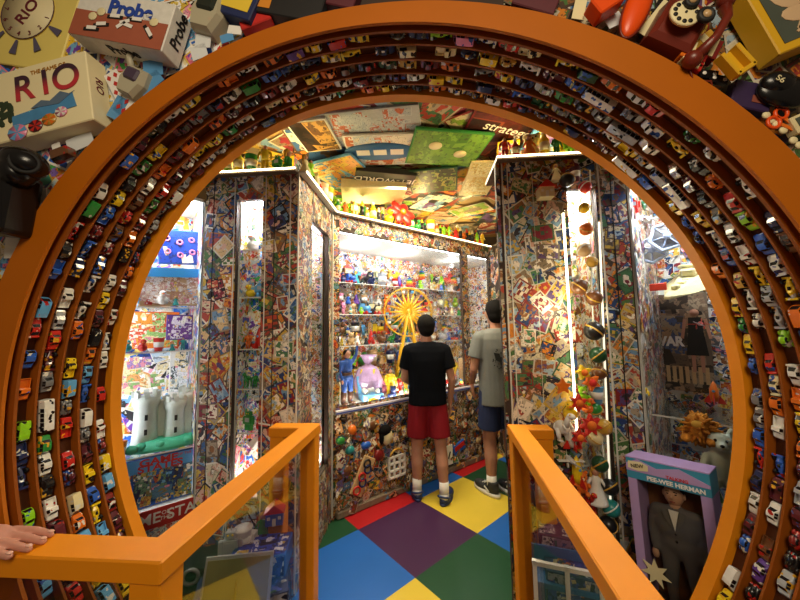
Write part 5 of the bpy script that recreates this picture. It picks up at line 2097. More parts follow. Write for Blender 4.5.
m = MB().box((0, BD - .012, BH / 2 - .04), (BWd - 2 * fr - .002, .006, BH - .12))
child('inner_card', m, 'box_inside', db)
child('window', MB().box((0, .004, BH / 2 - .027), (BWd - 2 * fr, .002, BH - .14)), mat('box_window', (1, 1, 1)) if False else 'rail_glass', db)
m = MB()
for i, (x, z) in enumerate(((.0, .0),)):
    m.poly(star_pts(7, .055, .025), .004, TR((-BWd / 2 + .07, -.004, .20)) @ RX(PI / 2))
child('star_label', m, 'cream', db)
# the doll itself (rests in the box, a thing of its own)
SD = .495
m = MB()
b = doll_body(False)
b.ell((0, 0, .70), (.165, .10, .17))
b.ell((0, .0, .56), (.15, .095, .10))
b.cap((-.13, 0, .80), .06, (.13, 0, .80), .06, 10)
DM = M0 @ TR((.005, .066, .045))
dl = remesh('suited_doll', b, .018, 'suit_grey')
dl.matrix_world = DM @ Matrix.Diagonal((SD, SD * .85, SD, 1))
tag(dl, 'doll in plain grey suit and white shirt standing inside the lilac box', 'doll')
h = MB().ell((0, -.01, .965), (.072, .078, .10))
h.ell((0, -.088, .955), (.012, .014, .022), seg=8)
for s in (-1, 1):
    h.ell((s * .073, 0, .96), (.012, .02, .028), seg=8)
    h.ell((s * .17, -.055, .44), (.028, .022, .045), seg=8)
h.cone((0, -.005, .84), (0, -.008, .90), .042, .042, 10)
hd_ = child('head_and_hands', h, mat('doll_skin', hexc('c49a7c'), .5), dl)
q = MB()
for s in (-1, 1):
    q.ell((s * .028, -.078, .978), (.010, .006, .006), seg=8)
    q.box((s * .028, -.08, .998), (.028, .006, .005), (0, s * .15, 0))
child('eyes', q, 'eye', hd_)
child('mouth', MB().ell((0, -.078, .915), (.022, .008, .006), seg=8), 'lip', hd_)
q = MB().ell((0, .012, .995), (.078, .078, .082))
child('hair', q, mat('hair_brown', hexc('241610'), .6), dl)
q = MB().poly([(-.035, 0), (.035, 0), (.0, -.16)], .01, TR((0, -.078, .845)) @ RX(PI / 2 - .12))
child('shirt_front', q, 'white_plastic', dl)
q = MB()
for s in (-1, 1):
    q.poly([(s * .01, -.15), (s * .045, .0), (s * .085, -.01), (s * .07, -.07)][::s], .012, TR((0, -.082, .845)) @ RX(PI / 2 - .1))
child('lapels', q, 'suit_grey', dl)
q = MB()
for z in (.66, .60):
    q.ell((0, -.092, z), (.010, .006, .010), seg=8)
child('buttons', q, 'black_plastic', dl)

# ================================================================== things behind the rails
def standbox(px, py, Y, w, h, d, rz, base, pal, label, name='game_box', cat='board game', n=30, size=.09, z=None):
    p = at(px, py, Y)
    zz = p.z if z is None else z
    M = TR((p.x, p.y, zz)) @ RZ(rz)
    o = rootmesh(name, MB().box((0, 0, h / 2), (w, d, h), bev=.003), 'card_board', M, label, cat, base)
    q = collage('cover_art', None, (-w / 2 + .006, -d / 2 - .0006, .006), (1, 0, 0), (0, 0, 1), w - .012, h - .012, n, size, pal, BORD, m='print', lift=.002, rot=.3)
    q.parent = o
    q = collage('lid_art', None, (-w / 2 + .006, -d / 2 + .006, h + .0006), (1, 0, 0), (0, 1, 0), w - .012, d - .012, max(4, n // 2), size, pal, BORD, m='print', lift=.002, rot=.3)
    q.parent = o
    return o


m = MB().box((-1.0, 1.55, .17), (.62, .42, .34), (0, 0, .5), bev=.006)
ls = struct(obj('trim_4', m, 'wall_paint'))
DK = ['1c2a5a', '2a3a7a', '14182a', '3a4a9a', '8a8a98', '202028', 'b0b4c0']
o = standbox(243, 593, 1.42, .36, .06, .26, .45, 'navy', DK, 'long navy racing set box behind the left rail glass', z=.342)
o = standbox(262, 560, 1.50, .24, .09, .16, .2, 'blue', ['2440a0', '3050b8', 'd8d8e8', '1a2a60'], 'bright blue flat box behind the left rail glass', z=.405)
mat('landscape', hexc('8a8450'), .6, vary=.4, scale=9)
p = at(237, 585, 1.30)
o = rootmesh('picture', MB().box((0, 0, .10), (.26, .012, .20), (-.35, 0, 0), bev=.002), 'toy_plastic', TR((p.x, p.y, p.z - .10)) @ RZ(.2), 'small landscape picture with a tree leaning behind the left rail glass', 'picture', 'silver')
q = MB().box((0, -.008, .10), (.24, .004, .18), (-.35, 0, 0))
child('painted_scene', q, 'landscape', o)
q = MB().cone((0, -.03, .06), (0, -.002, .12), .006, .004, 6)
q.ell((0, .012, .145), (.05, .004, .035), (-.35, 0, 0), seg=10)
child('painted_tree', q, mat('tree_ochre', hexc('8a7a2a'), .7), o)
for i, (px, py, Y, h, k, c, lb) in enumerate(((231, 545, 1.48, .16, 'robot', 'silver', 'silver toy robot figure standing behind the left rail glass'), (243, 540, 1.52, .11, 'cup', 'white', 'white toy cup behind the left rail glass'), (252, 538, 1.55, .10, 'block stack', 'white', 'small white toy blocks behind the left rail glass'), (275, 512, 1.62, .10, 'house', 'blue', 'blue toy house low behind the left rail glass'), (262, 525, 1.60, .12, 'doll', 'green', 'green toy doll low behind the left rail glass'), (215, 580, 1.40, .12, 'train engine', 'black', 'black toy train engine behind the left rail glass'))):
    p = at(px, py, Y)
    toy(k, TR((p.x, p.y, p.z - h * .5)) @ RZ(.3), h, c, lb)
p = at(205, 555, 1.5)
o = rootmesh('race_track', MB().box((0, 0, 0), (.5, .16, .05), (0, 0, .35), bev=.006), 'black_plastic', TR((p.x, p.y, p.z - .03)), 'long black toy race track box with wheels behind the left rail', 'race track')
q = MB()
for i in range(5):
    q.torus(.03, .008, TR((-.18 + .09 * i, -.03 + .033 * (i - 2) * 1.0 - .06, .0)) @ RZ(.35) @ RX(PI / 2), 14, 6)
child('wheel_rings', q, 'toy_plastic', o, 'grey')
rgt = struct(obj('trim_5', MB().box((.92, 1.62, .13), (.5, .30, .26), (0, 0, -.3), bev=.006), 'wall_paint'))
for i, (px, py, Y, w, h, d, c, pal, lb) in enumerate(((575, 600, 1.50, .22, .20, .14, 'navy', DK, 'navy toy garage box behind the right rail glass'), (562, 545, 1.62, .20, .13, .12, 'maroon', ['5a2a3a', '3a2030', '8a6a7a', 'c8b8b0'], 'dark plum game box behind the right rail glass'), (590, 572, 1.55, .12, .06, .10, 'yellow', PAL_WARM, 'small yellow box behind the right rail glass'))):
    p = at(px, py, Y)
    standbox(px, py, Y, w, h, d, -.3, c, pal, lb, n=18, size=.06, z=max(.262, p.z - h / 2))
mat('garage_blue', hexc('2c5f94'), .4)
p = at(568, 590, 1.42)
m = MB()
for x in (-.12, .0, .12):
    for z in (0, .30):
        pass
    m.box((x, 0, .17), (.016, .016, .34))
for z in (.02, .17, .33):
    m.box((0, 0, z), (.26, .016, .016))
o = rootmesh('toy_garage', m, 'white_plastic', TR((p.x, p.y, max(.02, p.z - .25))) @ RZ(-.25), 'white framed blue toy garage behind the right rail glass', 'toy garage')
q = MB().box((0, .06, .08), (.25, .1, .02))
q.box((0, .06, .24), (.25, .1, .02))
q.box((0, .115, .17), (.25, .008, .33))
child('decks', q, 'garage_blue', o)

# ================================================================== front wall round the arch, left
YB = .955


def pxbox(tl, tr, bl, Y, depth, name, label, cat, base, face=None):
    """a box hung on the wall plane; returns object, matrix of its front face (x right, y up, z to the viewer), w, h"""
    a, b, c = (at(x, y, Y) for x, y in (tl, tr, bl))
    ex = (b - a)
    w = ex.length
    ex.normalize()
    ey = (a - c)
    h = (ey - ex * ey.dot(ex)).length
    zz = V((0, -1, 0))
    ey = zz.cross(ex)
    ctr = a + ex * w / 2 - ey * h / 2
    M = frame(ctr, ex, zz)
    o = rootmesh(name, MB().box((0, 0, -depth / 2), (w, h, depth), bev=.003), face or 'card_board', M, label, cat, base)
    return o, w, h


def plate(o, x, y, w, h, m, name, z=.0012, th=.001, rz=0):
    return child(name, MB().box((x, y, z), (w, h, th), (0, 0, rz)), m, o)


mat('rio_cream', hexc('f2e6b8'), .5, vary=.05, scale=8)
mat('spinner_yellow', hexc('f0dc78'), .5, vary=.08, scale=8)
mat('sea', hexc('4a8cc0'), .5, vary=.3, scale=20)
mat('rio_dark', hexc('4a2038'), .5)
g_ = mat('rio_grad', hexc('4a2038'), .5)
nt_ = g_.node_tree
tc_, sx_, cr_ = nt_.nodes.new('ShaderNodeTexCoord'), nt_.nodes.new('ShaderNodeSeparateXYZ'), nt_.nodes.new('ShaderNodeValToRGB')
nt_.links.new(tc_.outputs['Generated'], sx_.inputs[0])
nt_.links.new(sx_.outputs[1], cr_.inputs[0])
for e_, p_, h_ in zip(cr_.color_ramp.elements, (.25, .7), ('c0303a', '3c2034')):
    e_.position = p_
    e_.color = hexc(h_) + (1,)
nt_.links.new(cr_.outputs[0], nt_.nodes['Principled BSDF'].inputs['Base Color'])
# spinner board behind
o, w, h = pxbox((-12, -30), (84, -18), (-8, 62), YB + .015, .012, 'spinner_board', 'yellow spinner board with ring of numbers and wedges at upper left', 'game board', None, 'spinner_yellow')
q = MB().lathe([(.105, .002), (.105, .004)], seg=36, m=TR((.02, .03, 0)))
dl_ = child('dial', q, 'rio_cream', o)
child('dial_ring', MB().torus(.105, .0014, TR((.02, .03, .004)), 36, 6), 'rio_dark', dl_)
q = MB()
for i in range(9):
    a = -.4 - i * .62
    M = TR((.02, .03, .003)) @ RZ(a)
    q.poly([(.112, -.004), (.165, -.014), (.165, .014), (.112, .004)], .0015, M)
child('wedges', q, mat('wedge_grey', hexc('5a5670'), .6), o)
for i in range(10):
    a = -.15 - i * .5
    text(str(i + 1), 'dial_number', dl_, TR((.02 + .088 * math.cos(a), .03 + .088 * math.sin(a), .005)) @ RZ(a + PI / 2), .024, 'text_darkred')
text('RIO', 'dial_lettering', dl_, TR((.02, .03, .005)) @ RZ(1.15), .062, 'text_darkred', off=.001)
# RIO box
o, w, h = pxbox((-13, 77), (85, 50), (5, 142), YB - .05, .07, 'game_box', 'cream game box titled RIO with a beach picture', 'board game', None, 'rio_cream')
RB = o
TL_ = dict(z=.002)
for i, ch in enumerate('RIO'):
    x = (-.078, .0, .075)[i] + w * .08
    text(ch, 'title_lettering', o, TR((x, h * .17, .0022)) @ RZ(-.02 + .05 * i), .125, 'rio_grad', off=.0015)
    # lower half of the letters is red
    text('THE GAME OF', 'small_lettering', o, TR((w * .12, h * .37, .0015)), .020, 'text_yellow' if False else mat('ochre', hexc('b07a2a'), .5).name) if i == 0 else None
q = MB()
q.poly([(-.10, -.03), (.02, -.02), (.12, .0), (.13, -.05), (.05, -.055), (-.10, -.075)], .0012, TR((.0, -h * .06, .001)))
child('painted_sea', q, 'sea', o)
q = MB()
q.poly([(-.04, -.022), (-.0, -.002), (.03, -.012), (.07, .012), (.1, -.004), (.12, .002), (.06, -.03)], .0012, TR((.01, -h * .05, .0022)))
child('painted_hills', q, mat('hill_slate', hexc('5a7088'), .6, vary=.2), o)
for i, (x, y, r, c) in enumerate(((-.085, -.105, .036, 'pink'), (-.02, -.098, .026, 'maroon'), (.03, -.088, .026, 'gold'), (.075, -.072, .022, 'pink'))):
    q = MB().lathe([(r, 0), (r, .001)], seg=10, m=TR((x, y, .0022)), sy=.8)
    um = child('painted_parasol', q, 'toy_plastic', o, c)
    q = MB()
    for k in range(5):
        q.poly([(0, 0), (r * .95 * math.cos(k * 1.257), r * .75 * math.sin(k * 1.257)), (r * .95 * math.cos(k * 1.257 + .6), r * .75 * math.sin(k * 1.257 + .6))], .0008, TR((x, y, .0032)))
    child('parasol_stripes', q, 'toy_plastic', um, ('light_blue', 'red', 'orange', 'white')[i])
q = MB()
for i in range(7):
    q.ell((-.145 + .02 * (i % 3), .01 - .018 * i * .6, .001), (.022, .012, .0015), (0, 0, i * .9), seg=8)
child('painted_leaves', q, mat('leaf_dark', hexc('2a3a24'), .7), o)
text('RIO', 'side_lettering', o, TR((w / 2 + .0012, .02, -.035)) @ RY(PI / 2) @ RZ(-PI / 2), .034, 'text_darkred')
# PROBE box
o, w, h = pxbox((83, -12), (176, 4), (76, 35), YB - .06, .075, 'game_box', 'white and terracotta word game box titled Probe', 'board game', 'white')
plate(o, 0, -h * .22, w * .985, h * .54, mat('terracotta', hexc('a85c44'), .5, vary=.12, scale=20), 'table_picture')
q = MB()
for x, y, a in ((-.06, -.035, .2), (-.02, .0, .08), (.05, .002, .05), (.11, -.03, -.8), (-.09, -.055, .1)):
    q.box((x, y, .0028), (.055, .012, .0012), (0, 0, a))
child('card_racks', q, 'text_black', o)
q = MB()
for x, y, a in ((-.06, -.031, .2), (-.02, .004, .08), (.06, .006, .05), (.115, -.03, -.8), (-.09, -.05, .1), (.02, -.01, .4), (.035, -.02, -.2), (.01, -.022, .8)):
    q.box((x, y, .004), (.034, .012, .001), (0, 0, a))
child('white_cards', q, 'text_white', o)
q = MB()
for x, y in ((-.10, -.01), (-.075, .010), (.12, .006)):
    q.ell((x, y, .003), (.016, .015, .002), seg=10)
child('cups', q, 'cream', o)
text('Probe', 'title_lettering', o, TR((.025, h * .20, .0016)), .066, 'text_blue', off=.0025)
text('Probe', 'side_lettering', o, TR((w / 2 + .0012, .02, -.037)) @ RY(PI / 2) @ RZ(PI / 2), .05, 'text_black', off=.001)
text('Probe', 'bottom_lettering', o, TR((.0, -h / 2 - .0012, -.037)) @ RX(PI / 2), .045, 'text_black', off=.001)
# grey plastic viewers
mat('beige_plastic', hexc('b4ad94'), .45)
for i, (px, py, rz, sc_, lb) in enumerate(((133, 82, -.5, 1.0, 'beige plastic toy viewer with dark lens below the terracotta box'), (208, 14, -.35, 1.25, 'large beige plastic toy viewer with dark green lens at the top edge'))):
    p = at(px, py, YB - .02)
    M = frame(p, (math.cos(rz), 0, math.sin(rz)), (0, -1, 0)) @ Matrix.Diagonal((sc_, sc_, sc_, 1))
    m = MB()
    m.loft([[(x * k, y * k - (1 - k) * .02, z) for x, y in ((-.035, .05), (.035, .05), (.045, .0), (.03, -.05), (-.03, -.05), (-.045, .0))] for z, k in ((-.04, 1.0), (.0, 1.0), (.015, .82))], smooth=False)
    m.tube([(-.03, .04, 0), (-.06, .07, .0), (-.07, .10, -.01)], .010, 8)
    o = rootmesh('toy_viewer', m, 'beige_plastic', M, lb, 'toy viewer')
    q = MB().box((0, .018, .012), (.052, .042, .02), bev=.006)
    child('lens', q, mat('lens_green', hexc('2a302a'), .15) if i else mat('lens_violet', hexc('4a3c50'), .3), o)
# cards lying on the wall
def wallcard(px, py, w, h, rz, m, label, cat='card', mark=None, Y=YB - .004):
    p = at(px, py, Y)
    o = rootmesh('playing_card' if mark else 'paper_card', MB().box((0, 0, 0), (w, h, .002)), m, frame(p, (math.cos(rz), 0, math.sin(rz)), (0, -1, 0)), label, cat)
    if mark:
        q = MB()
        for x, y in ((-.25, .3), (.25, .3), (0, 0), (-.25, -.3), (.25, -.3)):
            q.poly([(x * w, y * h + .011), (x * w + .008, y * h), (x * w, y * h - .011), (x * w - .008, y * h)], .0012, TR((0, 0, .001)))
        child('diamond_marks', q, mark, o)
    return o


mat('card_blue', hexc('5a9ad0'), .5)
mat('card_pale', hexc('dfe4e6'), .5)
for a in ((116, 84, .05, .10, .5, 'text_white', 'white card with red diamond marks between the cream box and the viewer', 'card', 'text_red'), (127, 102, .05, .10, -.7, 'text_white', 'white card with red marks nearest the arch at upper left', 'card', 'text_red'), (118, 108, .05, .08, -.5, 'card_blue', 'light blue card nearest the arch below the cream box'),
          (150, 83, .05, .09, -.9, 'card_blue', 'light blue card right of the lower beige viewer'), (153, 68, .07, .06, .1, 'card_blue', 'light blue paper under the terracotta box'), (203, 41, .055, .05, -.05, 'card_pale', 'pale square card below the large beige viewer'), (199, 52, .055, .05, .3, 'card_pale', 'second pale card, closer to the arch rim'), (227, 38, .045, .03, .25, 'card_blue', 'small blue card at the arch rim near the top'), (235, 30, .05, .03, -.2, 'text_white', 'white paper card behind the small blue card'),
          (80, 142, .095, .05, .35, 'card_pale', 'pale blue folded card under the cream game box'), (57, 150, .03, .05, .3, 'text_white', 'small white card left of the folded pale card'), (40, 196, .05, .05, .1, 'text_white', 'white and red lined card beside the arch, lower left'), (12, 245, .05, .09, .0, 'text_white', 'tall white card under the black plastic toy'), (44, 178, .04, .05, .4, mat('card_green', hexc('4aa88a'), .5).name, 'green card below the black plastic toy')):
    wallcard(*a)
for i, (px, py, rz, c, lb) in enumerate(((96, 124, .3, 'maroon', 'dark red toy van glued under the cream game box'), (68, 158, .3, 'brown', 'brown toy van glued below the folded pale card'))):
    p = at(px, py, YB - .004)
    o = bpy.data.objects.new('toy_car', PROTO['van'][0])
    col.objects.link(o)
    o.matrix_world = frame(p, (math.cos(rz), 0, math.sin(rz)), (0, -1, 0))
    o.color = tuple(C[c]) + (1,)
    tag(o, lb, 'toy car')
    w_ = bpy.data.objects.new('car_windows', PROTO['van'][1])
    col.objects.link(w_)
    w_.parent = o
# black plastic toy
p = at(20, 190, YB - .08)
M = frame(p, (1, 0, 0), (0, -1, 0))
m = MB()
m.box((-.06, -.04, 0), (.15, .20, .10), (0, 0, -.12), bev=.018, seg=2)
o = rootmesh('black_toy', m, 'black_plastic', M, 'glossy black plastic toy with rounded head at the left edge', 'toy')
q = MB()
q.ell((.038, .075, .02), (.062, .046, .05), (0, 0, -.35))
q.ell((-.01, .085, .01), (.06, .048, .045), (0, 0, .2))
q.cone((.0, .02, .02), (.03, .06, .02), .04, .045, 14)
child('rounded_head', q, 'black_plastic', o)
q = MB().torus(.03, .006, TR((.072, .062, .045)) @ RY(.7), 18, 6)
child('ring', q, 'black_matte', o)
# boxes along the top of the arch
o, w, h = pxbox((222, -22), (262, -10), (228, 14), YB - .03, .05, 'game_box', 'navy box with gold print at the top edge, left of centre', 'board game', 'navy')
plate(o, 0, -.01, w * .8, h * .4, 'text_yellow', 'gold_print')
o, w, h = pxbox((258, -30), (330, -18), (262, 12), YB - .02, .05, 'game_box', 'dark grey box along the top edge above the arch', 'board game', 'black')
plate(o, -.08, -.02, w * .25, h * .5, mat('orange_print', hexc('d88a2a'), .5).name, 'orange_print')
o, w, h = pxbox((238, 20), (268, 8), (240, 30), YB - .012, .03, 'game_box', 'thin red box tucked under the dark boxes at the arch top', 'board game', 'red')
for i, (a, b, c, cc, lb) in enumerate((((330, -20), (360, -14), (331, 4), 'maroon', 'maroon strip of a box at the top edge of the photo'), ((520, -18), (562, -6), (518, 4), 'maroon', 'maroon box corner at the top edge right of the centre'))):
    pxbox(a, b, c, YB - .01, .04, 'game_box', lb, 'board game', cc)

# ================================================================== front wall, right
# rotary phone
p = at(676, 31, YB - .035)
rz = -.55
M = frame(p, (math.cos(rz), 0, math.sin(rz)), (0, -1, 0)) @ Matrix.Diagonal((.80, .80, .80, 1))
mat('phone_red', hexc('6e2416'), .35)
m = MB()
m.loft([[(-.085, -.075, -.03), (.085, -.075, -.03), (.085, .085, -.03), (-.085, .085, -.03)], [(-.08, -.07, .01), (.08, -.07, .01), (.075, .08, .025), (-.075, .08, .025)], [(-.062, -.052, .024), (.062, -.052, .024), (.06, .06, .05), (-.06, .06, .05)]], smooth=False)
ph = rootmesh('toy_telephone', m, 'phone_red', M, 'dark red toy rotary telephone with cream dial at upper right', 'toy telephone')
PD = TR((-.016, .0, .053)) @ RX(-.06)
q = MB().lathe([(.050, 0), (.050, .008), (.046, .010)], seg=28, m=PD)
child('dial', q, 'cream', ph)
q = MB()
for i in range(10):
    a = .5 + i * .56
    q.lathe([(.0075, .010), (.0075, .0125)], seg=12, m=PD @ TR((.036 * math.cos(a), .036 * math.sin(a), 0)))
q.lathe([(.004, .010), (.004, .014)], seg=8, m=PD)
child('finger_holes', q, 'text_black', ph)
q = MB()
q.tube([(.095, -.10, .03), (.115, -.02, .05), (.115, .06, .05), (.10, .11, .03)], [.02, .014, .014, .02], 10)
q.ell((.09, -.11, .03), (.03, .03, .028), seg=10)
q.ell((.09, .14, .03), (.03, .03, .028), seg=10)
child('handset', q, 'phone_red', ph)
q = MB().tube([(.09, -.12, .02), (.14, -.15, .0), (.19, -.12, .0), (.22, -.16, .0)], .004, 6)
child('cord', q, 'phone_red', ph)
for i, (px, py, r) in enumerate(((692, 1, .014), (706, 15, .016))):
    p = at(px, py, YB - .09)
    M = frame(p, (1, 0, 0), (0, -1, 0))
    o = rootmesh('round_toy', MB().torus(r, r * .45, None, 20, 8), 'tyre', M, ('upper', 'lower')[i] + ' of two grey toy wheels on the red telephone', 'toy wheel')
    child('hub', MB().lathe([(r * .7, -.006), (r * .7, .006), (r * .2, .010)], seg=16), 'toy_plastic', o, 'tan')
# orange toys
p = at(637, 8, YB - .04)
M = frame(p, (math.cos(1.15), 0, math.sin(1.15)), (0, -1, 0))
mat('bright_orange', hexc('e8500c'), .35)
m = MB().ell((0, 0, 0), (.10, .034, .02), seg=18)
o = rootmesh('toy_surfboard', m, 'bright_orange', M, 'long bright orange rounded toy paddle at the top right', 'toy paddle')
child('rim', MB().tube([(.10 * math.cos(t), .034 * math.sin(t), 0) for t in [2 * PI * k / 28 for k in range(28)]], .004, 6, True), 'phone_red', o)
p = at(604, 6, YB - .035)
M = frame(p, (math.cos(.55), 0, math.sin(.55)), (0, -1, 0))
o = rootmesh('orange_box', MB().box((0, 0, 0), (.085, .055, .05), bev=.004), 'bright_orange', M, 'orange plastic block with white top left of the orange paddle', 'toy block')
child('white_cap', MB().box((.02, .03, .005), (.035, .012, .045), bev=.002), 'white_plastic', o)
wallcard(658, 20, .05, .13, -.7, 'cream', 'cream printed paper strip left of the red telephone', 'card')
wallcard(580, 6, .035, .09, -.25, 'cream', 'cream paper strip left of the orange block', 'card')
wallcard(614, 20, .05, .04, .4, 'card_pale', 'pale torn card between the two orange toys', 'card')
# photo game with yellow frame
mat('frame_yellow', hexc('d8a81e'), .4)
mat('photo_ground', hexc('4a5248'), .5, vary=.25, scale=10)
mat('photo_skin', hexc('d0b08a'), .5, vary=.12, scale=14)
o, w, h = pxbox((729, -34), (850, -86), (752, 66), YB - .05, .06, 'game_box', 'yellow framed game box with a smiling child photo at upper right', 'board game', None, 'frame_yellow')
plate(o, 0.008, .008, w - .03, h - .03, 'photo_ground', 'photo_print')
q = MB()
q.ell((-w * .22, .02, .002), (.055, .06, .003), seg=18)
f_ = child('child_face', q, 'photo_skin', o)
q = MB().ell((-w * .23, .052, .0015), (.068, .05, .003), seg=14)
child('child_hair', q, 'toy_cloth', f_, 'tan')
q = MB()
for s in (-1, 1):
    q.ell((-w * .22 + s * .02, .03, .005), (.007, .005, .001), seg=8)
q.ell((-w * .22, -.008, .005), (.022, .007, .001), seg=10)
child('eyes_and_mouth', q, 'eye', f_)
q = MB()
q.ell((-w * .22, -.06, .002), (.05, .025, .002), (0, 0, -.2), seg=12)
q.ell((w * .08, .05, .002), (.04, .04, .002), seg=12)
child('hands_and_toy', q, 'photo_skin', o)
q = MB()
rg = random.Random(9)
for i in range(26):
    q.box((-w * .32 + rg.random() * .16, -h * .38 + rg.random() * .04, .0025), (.03, .007, .0015), (0, 0, rg.uniform(-.6, 1.0)))
child('scattered_pegs', q, 'photo_skin', o)
# small yellow frame piece left of it
p = at(735, 62, YB - .06)
M = frame(p, (math.cos(-1.0), 0, math.sin(-1.0)), (0, -1, 0)) @ Matrix.Diagonal((.68, .68, .68, 1))
m = MB()
m.box((0, .035, 0), (.11, .018, .04), bev=.003)
m.box((.0, -.035, 0), (.11, .018, .04), bev=.003)
m.box((.05, 0, 0), (.018, .08, .04), bev=.003)
m.box((0, 0, -.015), (.10, .08, .01))
rootmesh('yellow_tray', m, 'frame_yellow', M, 'small yellow plastic tray beside the yellow framed game', 'tray')
# books, dominoes, record, buttons, scissors
for i, (px, py, rz, c, w_, h_, lb) in enumerate(((697, 62, -.5, 'red', .03, .075, 'small red toy book below the telephone'), (709, 52, -.5, 'dark_red', .04, .06, 'dark red matchbox beside the yellow tray'), (700, 44, .6, 'gold', .07, .03, 'crumpled green gold note below the telephone'), (688, 54, -.4, 'orange', .05, .05, 'orange red box corner under the telephone'), (690, 64, .9, 'cream', .02, .06, 'cream toy brick beside the arch rim at right'))):
    p = at(px, py, YB - .025)
    M = frame(p, (math.cos(rz), 0, math.sin(rz)), (0, -1, 0))
    o = rootmesh('small_box', MB().box((0, 0, 0), (w_, h_, .03), bev=.002), 'toy_plastic', M, lb, 'small box', c)
    child('band', MB().box((0, 0, .016), (w_ * .3, h_ * .96, .002)), 'toy_plastic', o, 'cream' if c != 'cream' else 'red')
for i, (px, py, rz) in enumerate(((708, 75, -.2), (718, 80, -.3))):
    p = at(px, py, YB - .02)
    o = rootmesh('domino', MB().box((0, 0, 0), (.05, .025, .012), bev=.002), 'black_plastic', frame(p, (math.cos(rz), 0, math.sin(rz)), (0, -1, 0)), ('left', 'right')[i] + ' of two black dominoes at the arch rim below the yellow tray', 'domino')
    q = MB()
    for x in (-.014, .014):
        q.ell((x, 0, .006), (.006, .006, .002), seg=8)
    child('pips', q, 'white_plastic', o)
mat('purple_dark', hexc('33224a'), .5, vary=.3, scale=20)
o, w, h = pxbox((737, 78), (776, 86), (728, 104), YB - .02, .03, 'game_box', 'dark purple box under the yellow tray', 'board game', None, 'purple_dark')
plate(o, .02, -.01, w * .4, h * .25, mat('box_pinkish', hexc('8a4a3a'), .5).name, 'orange_print')
p = at(785, 92, YB - .03)
M = frame(p, (math.cos(-.2), 0, math.sin(-.2)), (0, -1, 0)) @ Matrix.Diagonal((.74, .74, .74, 1))
m = MB().ell((0, 0, 0), (.10, .065, .03), seg=18)
m.ell((-.04, .02, .012), (.06, .045, .03), seg=14)
o = rootmesh('toy_helmet', m, 'black_plastic', M, 'dark slate toy helmet lettered S6 at the right edge', 'toy helmet')
text('S6', 'lettering', o, TR((-.06, .01, .043)) @ RZ(-.5), .032, 'cream')
rows_b = ((765, 116), (770, 121), (775, 125), (782, 131), (792, 141), (798, 146))
for i, (px, py) in enumerate(rows_b):
    p = at(px, py, YB - .012)
    o = rootmesh('white_button', MB().lathe([(.010, 0), (.011, .004), (.008, .007)], seg=14), 'cream', frame(p, (1, 0, 0), (0, -1, 0)), 'cream round counter along the arch rim at right, %s from the top' % ORD[i], 'counter', None, 'cream counters along the rim')
p = at(787, 124, YB - .02)
M = frame(p, (math.cos(-.7), 0, math.sin(-.7)), (0, -1, 0))
m = MB()
for s in (-1, 1):
    m.torus(.016, .005, TR((-.03, s * .017, 0)), 16, 6)
o = rootmesh('scissors', m, 'bright_orange', M, 'orange handled toy scissors beside the cream counters', 'scissors')
q = MB()
for s in (-1, 1):
    q.box((.02, s * .004, s * .001), (.075, .009, .003), (0, 0, -s * .15))
child('blades', q, 'toy_plastic', o, 'orange')
o, w, h = pxbox((790, 118), (812, 108), (796, 135), YB - .03, .03, 'picture', 'small cream framed picture cut by the right edge', 'picture', 'cream')
plate(o, 0, 0, w * .7, h * .7, 'photo_ground', 'print')

# ================================================================== people
mat('shirt_black', hexc('0a0c12'), .95, spec=.1)
mat('shorts_red', hexc('86101e'), .7, vary=.15, scale=15, spec=.3)
mat('sock_white', hexc('e4e2dc'), .9, bump=.3, scale=300)
mat('clog_navy', hexc('26386a'), .45)
mat('shirt_grey', hexc('6e716f'), .9, vary=.08, scale=60)
mat('shorts_navy', hexc('1c2a52'), .8)
mat('sneaker_dark', hexc('2a2c30'), .7)
mat('sole_white', hexc('d8d6d0'), .6)
mat('print_black', hexc('202220'), .8)


def ering(cx, cy, z, rx, ry, n=24, p=2.3, tw=0.0):
    out = []
    for i in range(n):
        a = 2 * PI * i / n
        c, s = math.cos(a), math.sin(a)
        out.append((cx + rx * math.copysign(abs(c) ** (2 / p), c), cy + ry * math.copysign(abs(s) ** (2 / p), s), z))
    return out


def hand_mb(m, w, d, side, s=1.0, curl=.5):
    """palm, four unequal fingers and a thumb, hanging down from the wrist w; d is the palm normal side"""
    w = V(w)
    m.ell(w + V((0, .004, -.045 * s)), (.013 * s, .034 * s, .045 * s), seg=10)
    for i, (yy, L) in enumerate(((.026, .060), (.009, .068), (-.009, .064), (-.025, .050))):
        a = w + V((0, .004 + yy * s, -.078 * s))
        b = a + V((-side * .006 * s, .004 * s, -L * .5 * s))
        c = b + V((-side * curl * L * .45 * s, .004 * s, -L * .42 * s))
        m.cap(a, .0088 * s, b, .008 * s, 8)
        m.cap(b, .008 * s, c, .0068 * s, 8)
    a = w + V((-side * .004, .03 * s, -.03 * s))
    b = a + V((-side * .012 * s, .026 * s, -.026 * s))
    c = b + V((-side * .006 * s, .006 * s, -.028 * s))
    m.cap(a, .011 * s, b, .0095 * s, 8)
    m.cap(b, .0095 * s, c, .0078 * s, 8)


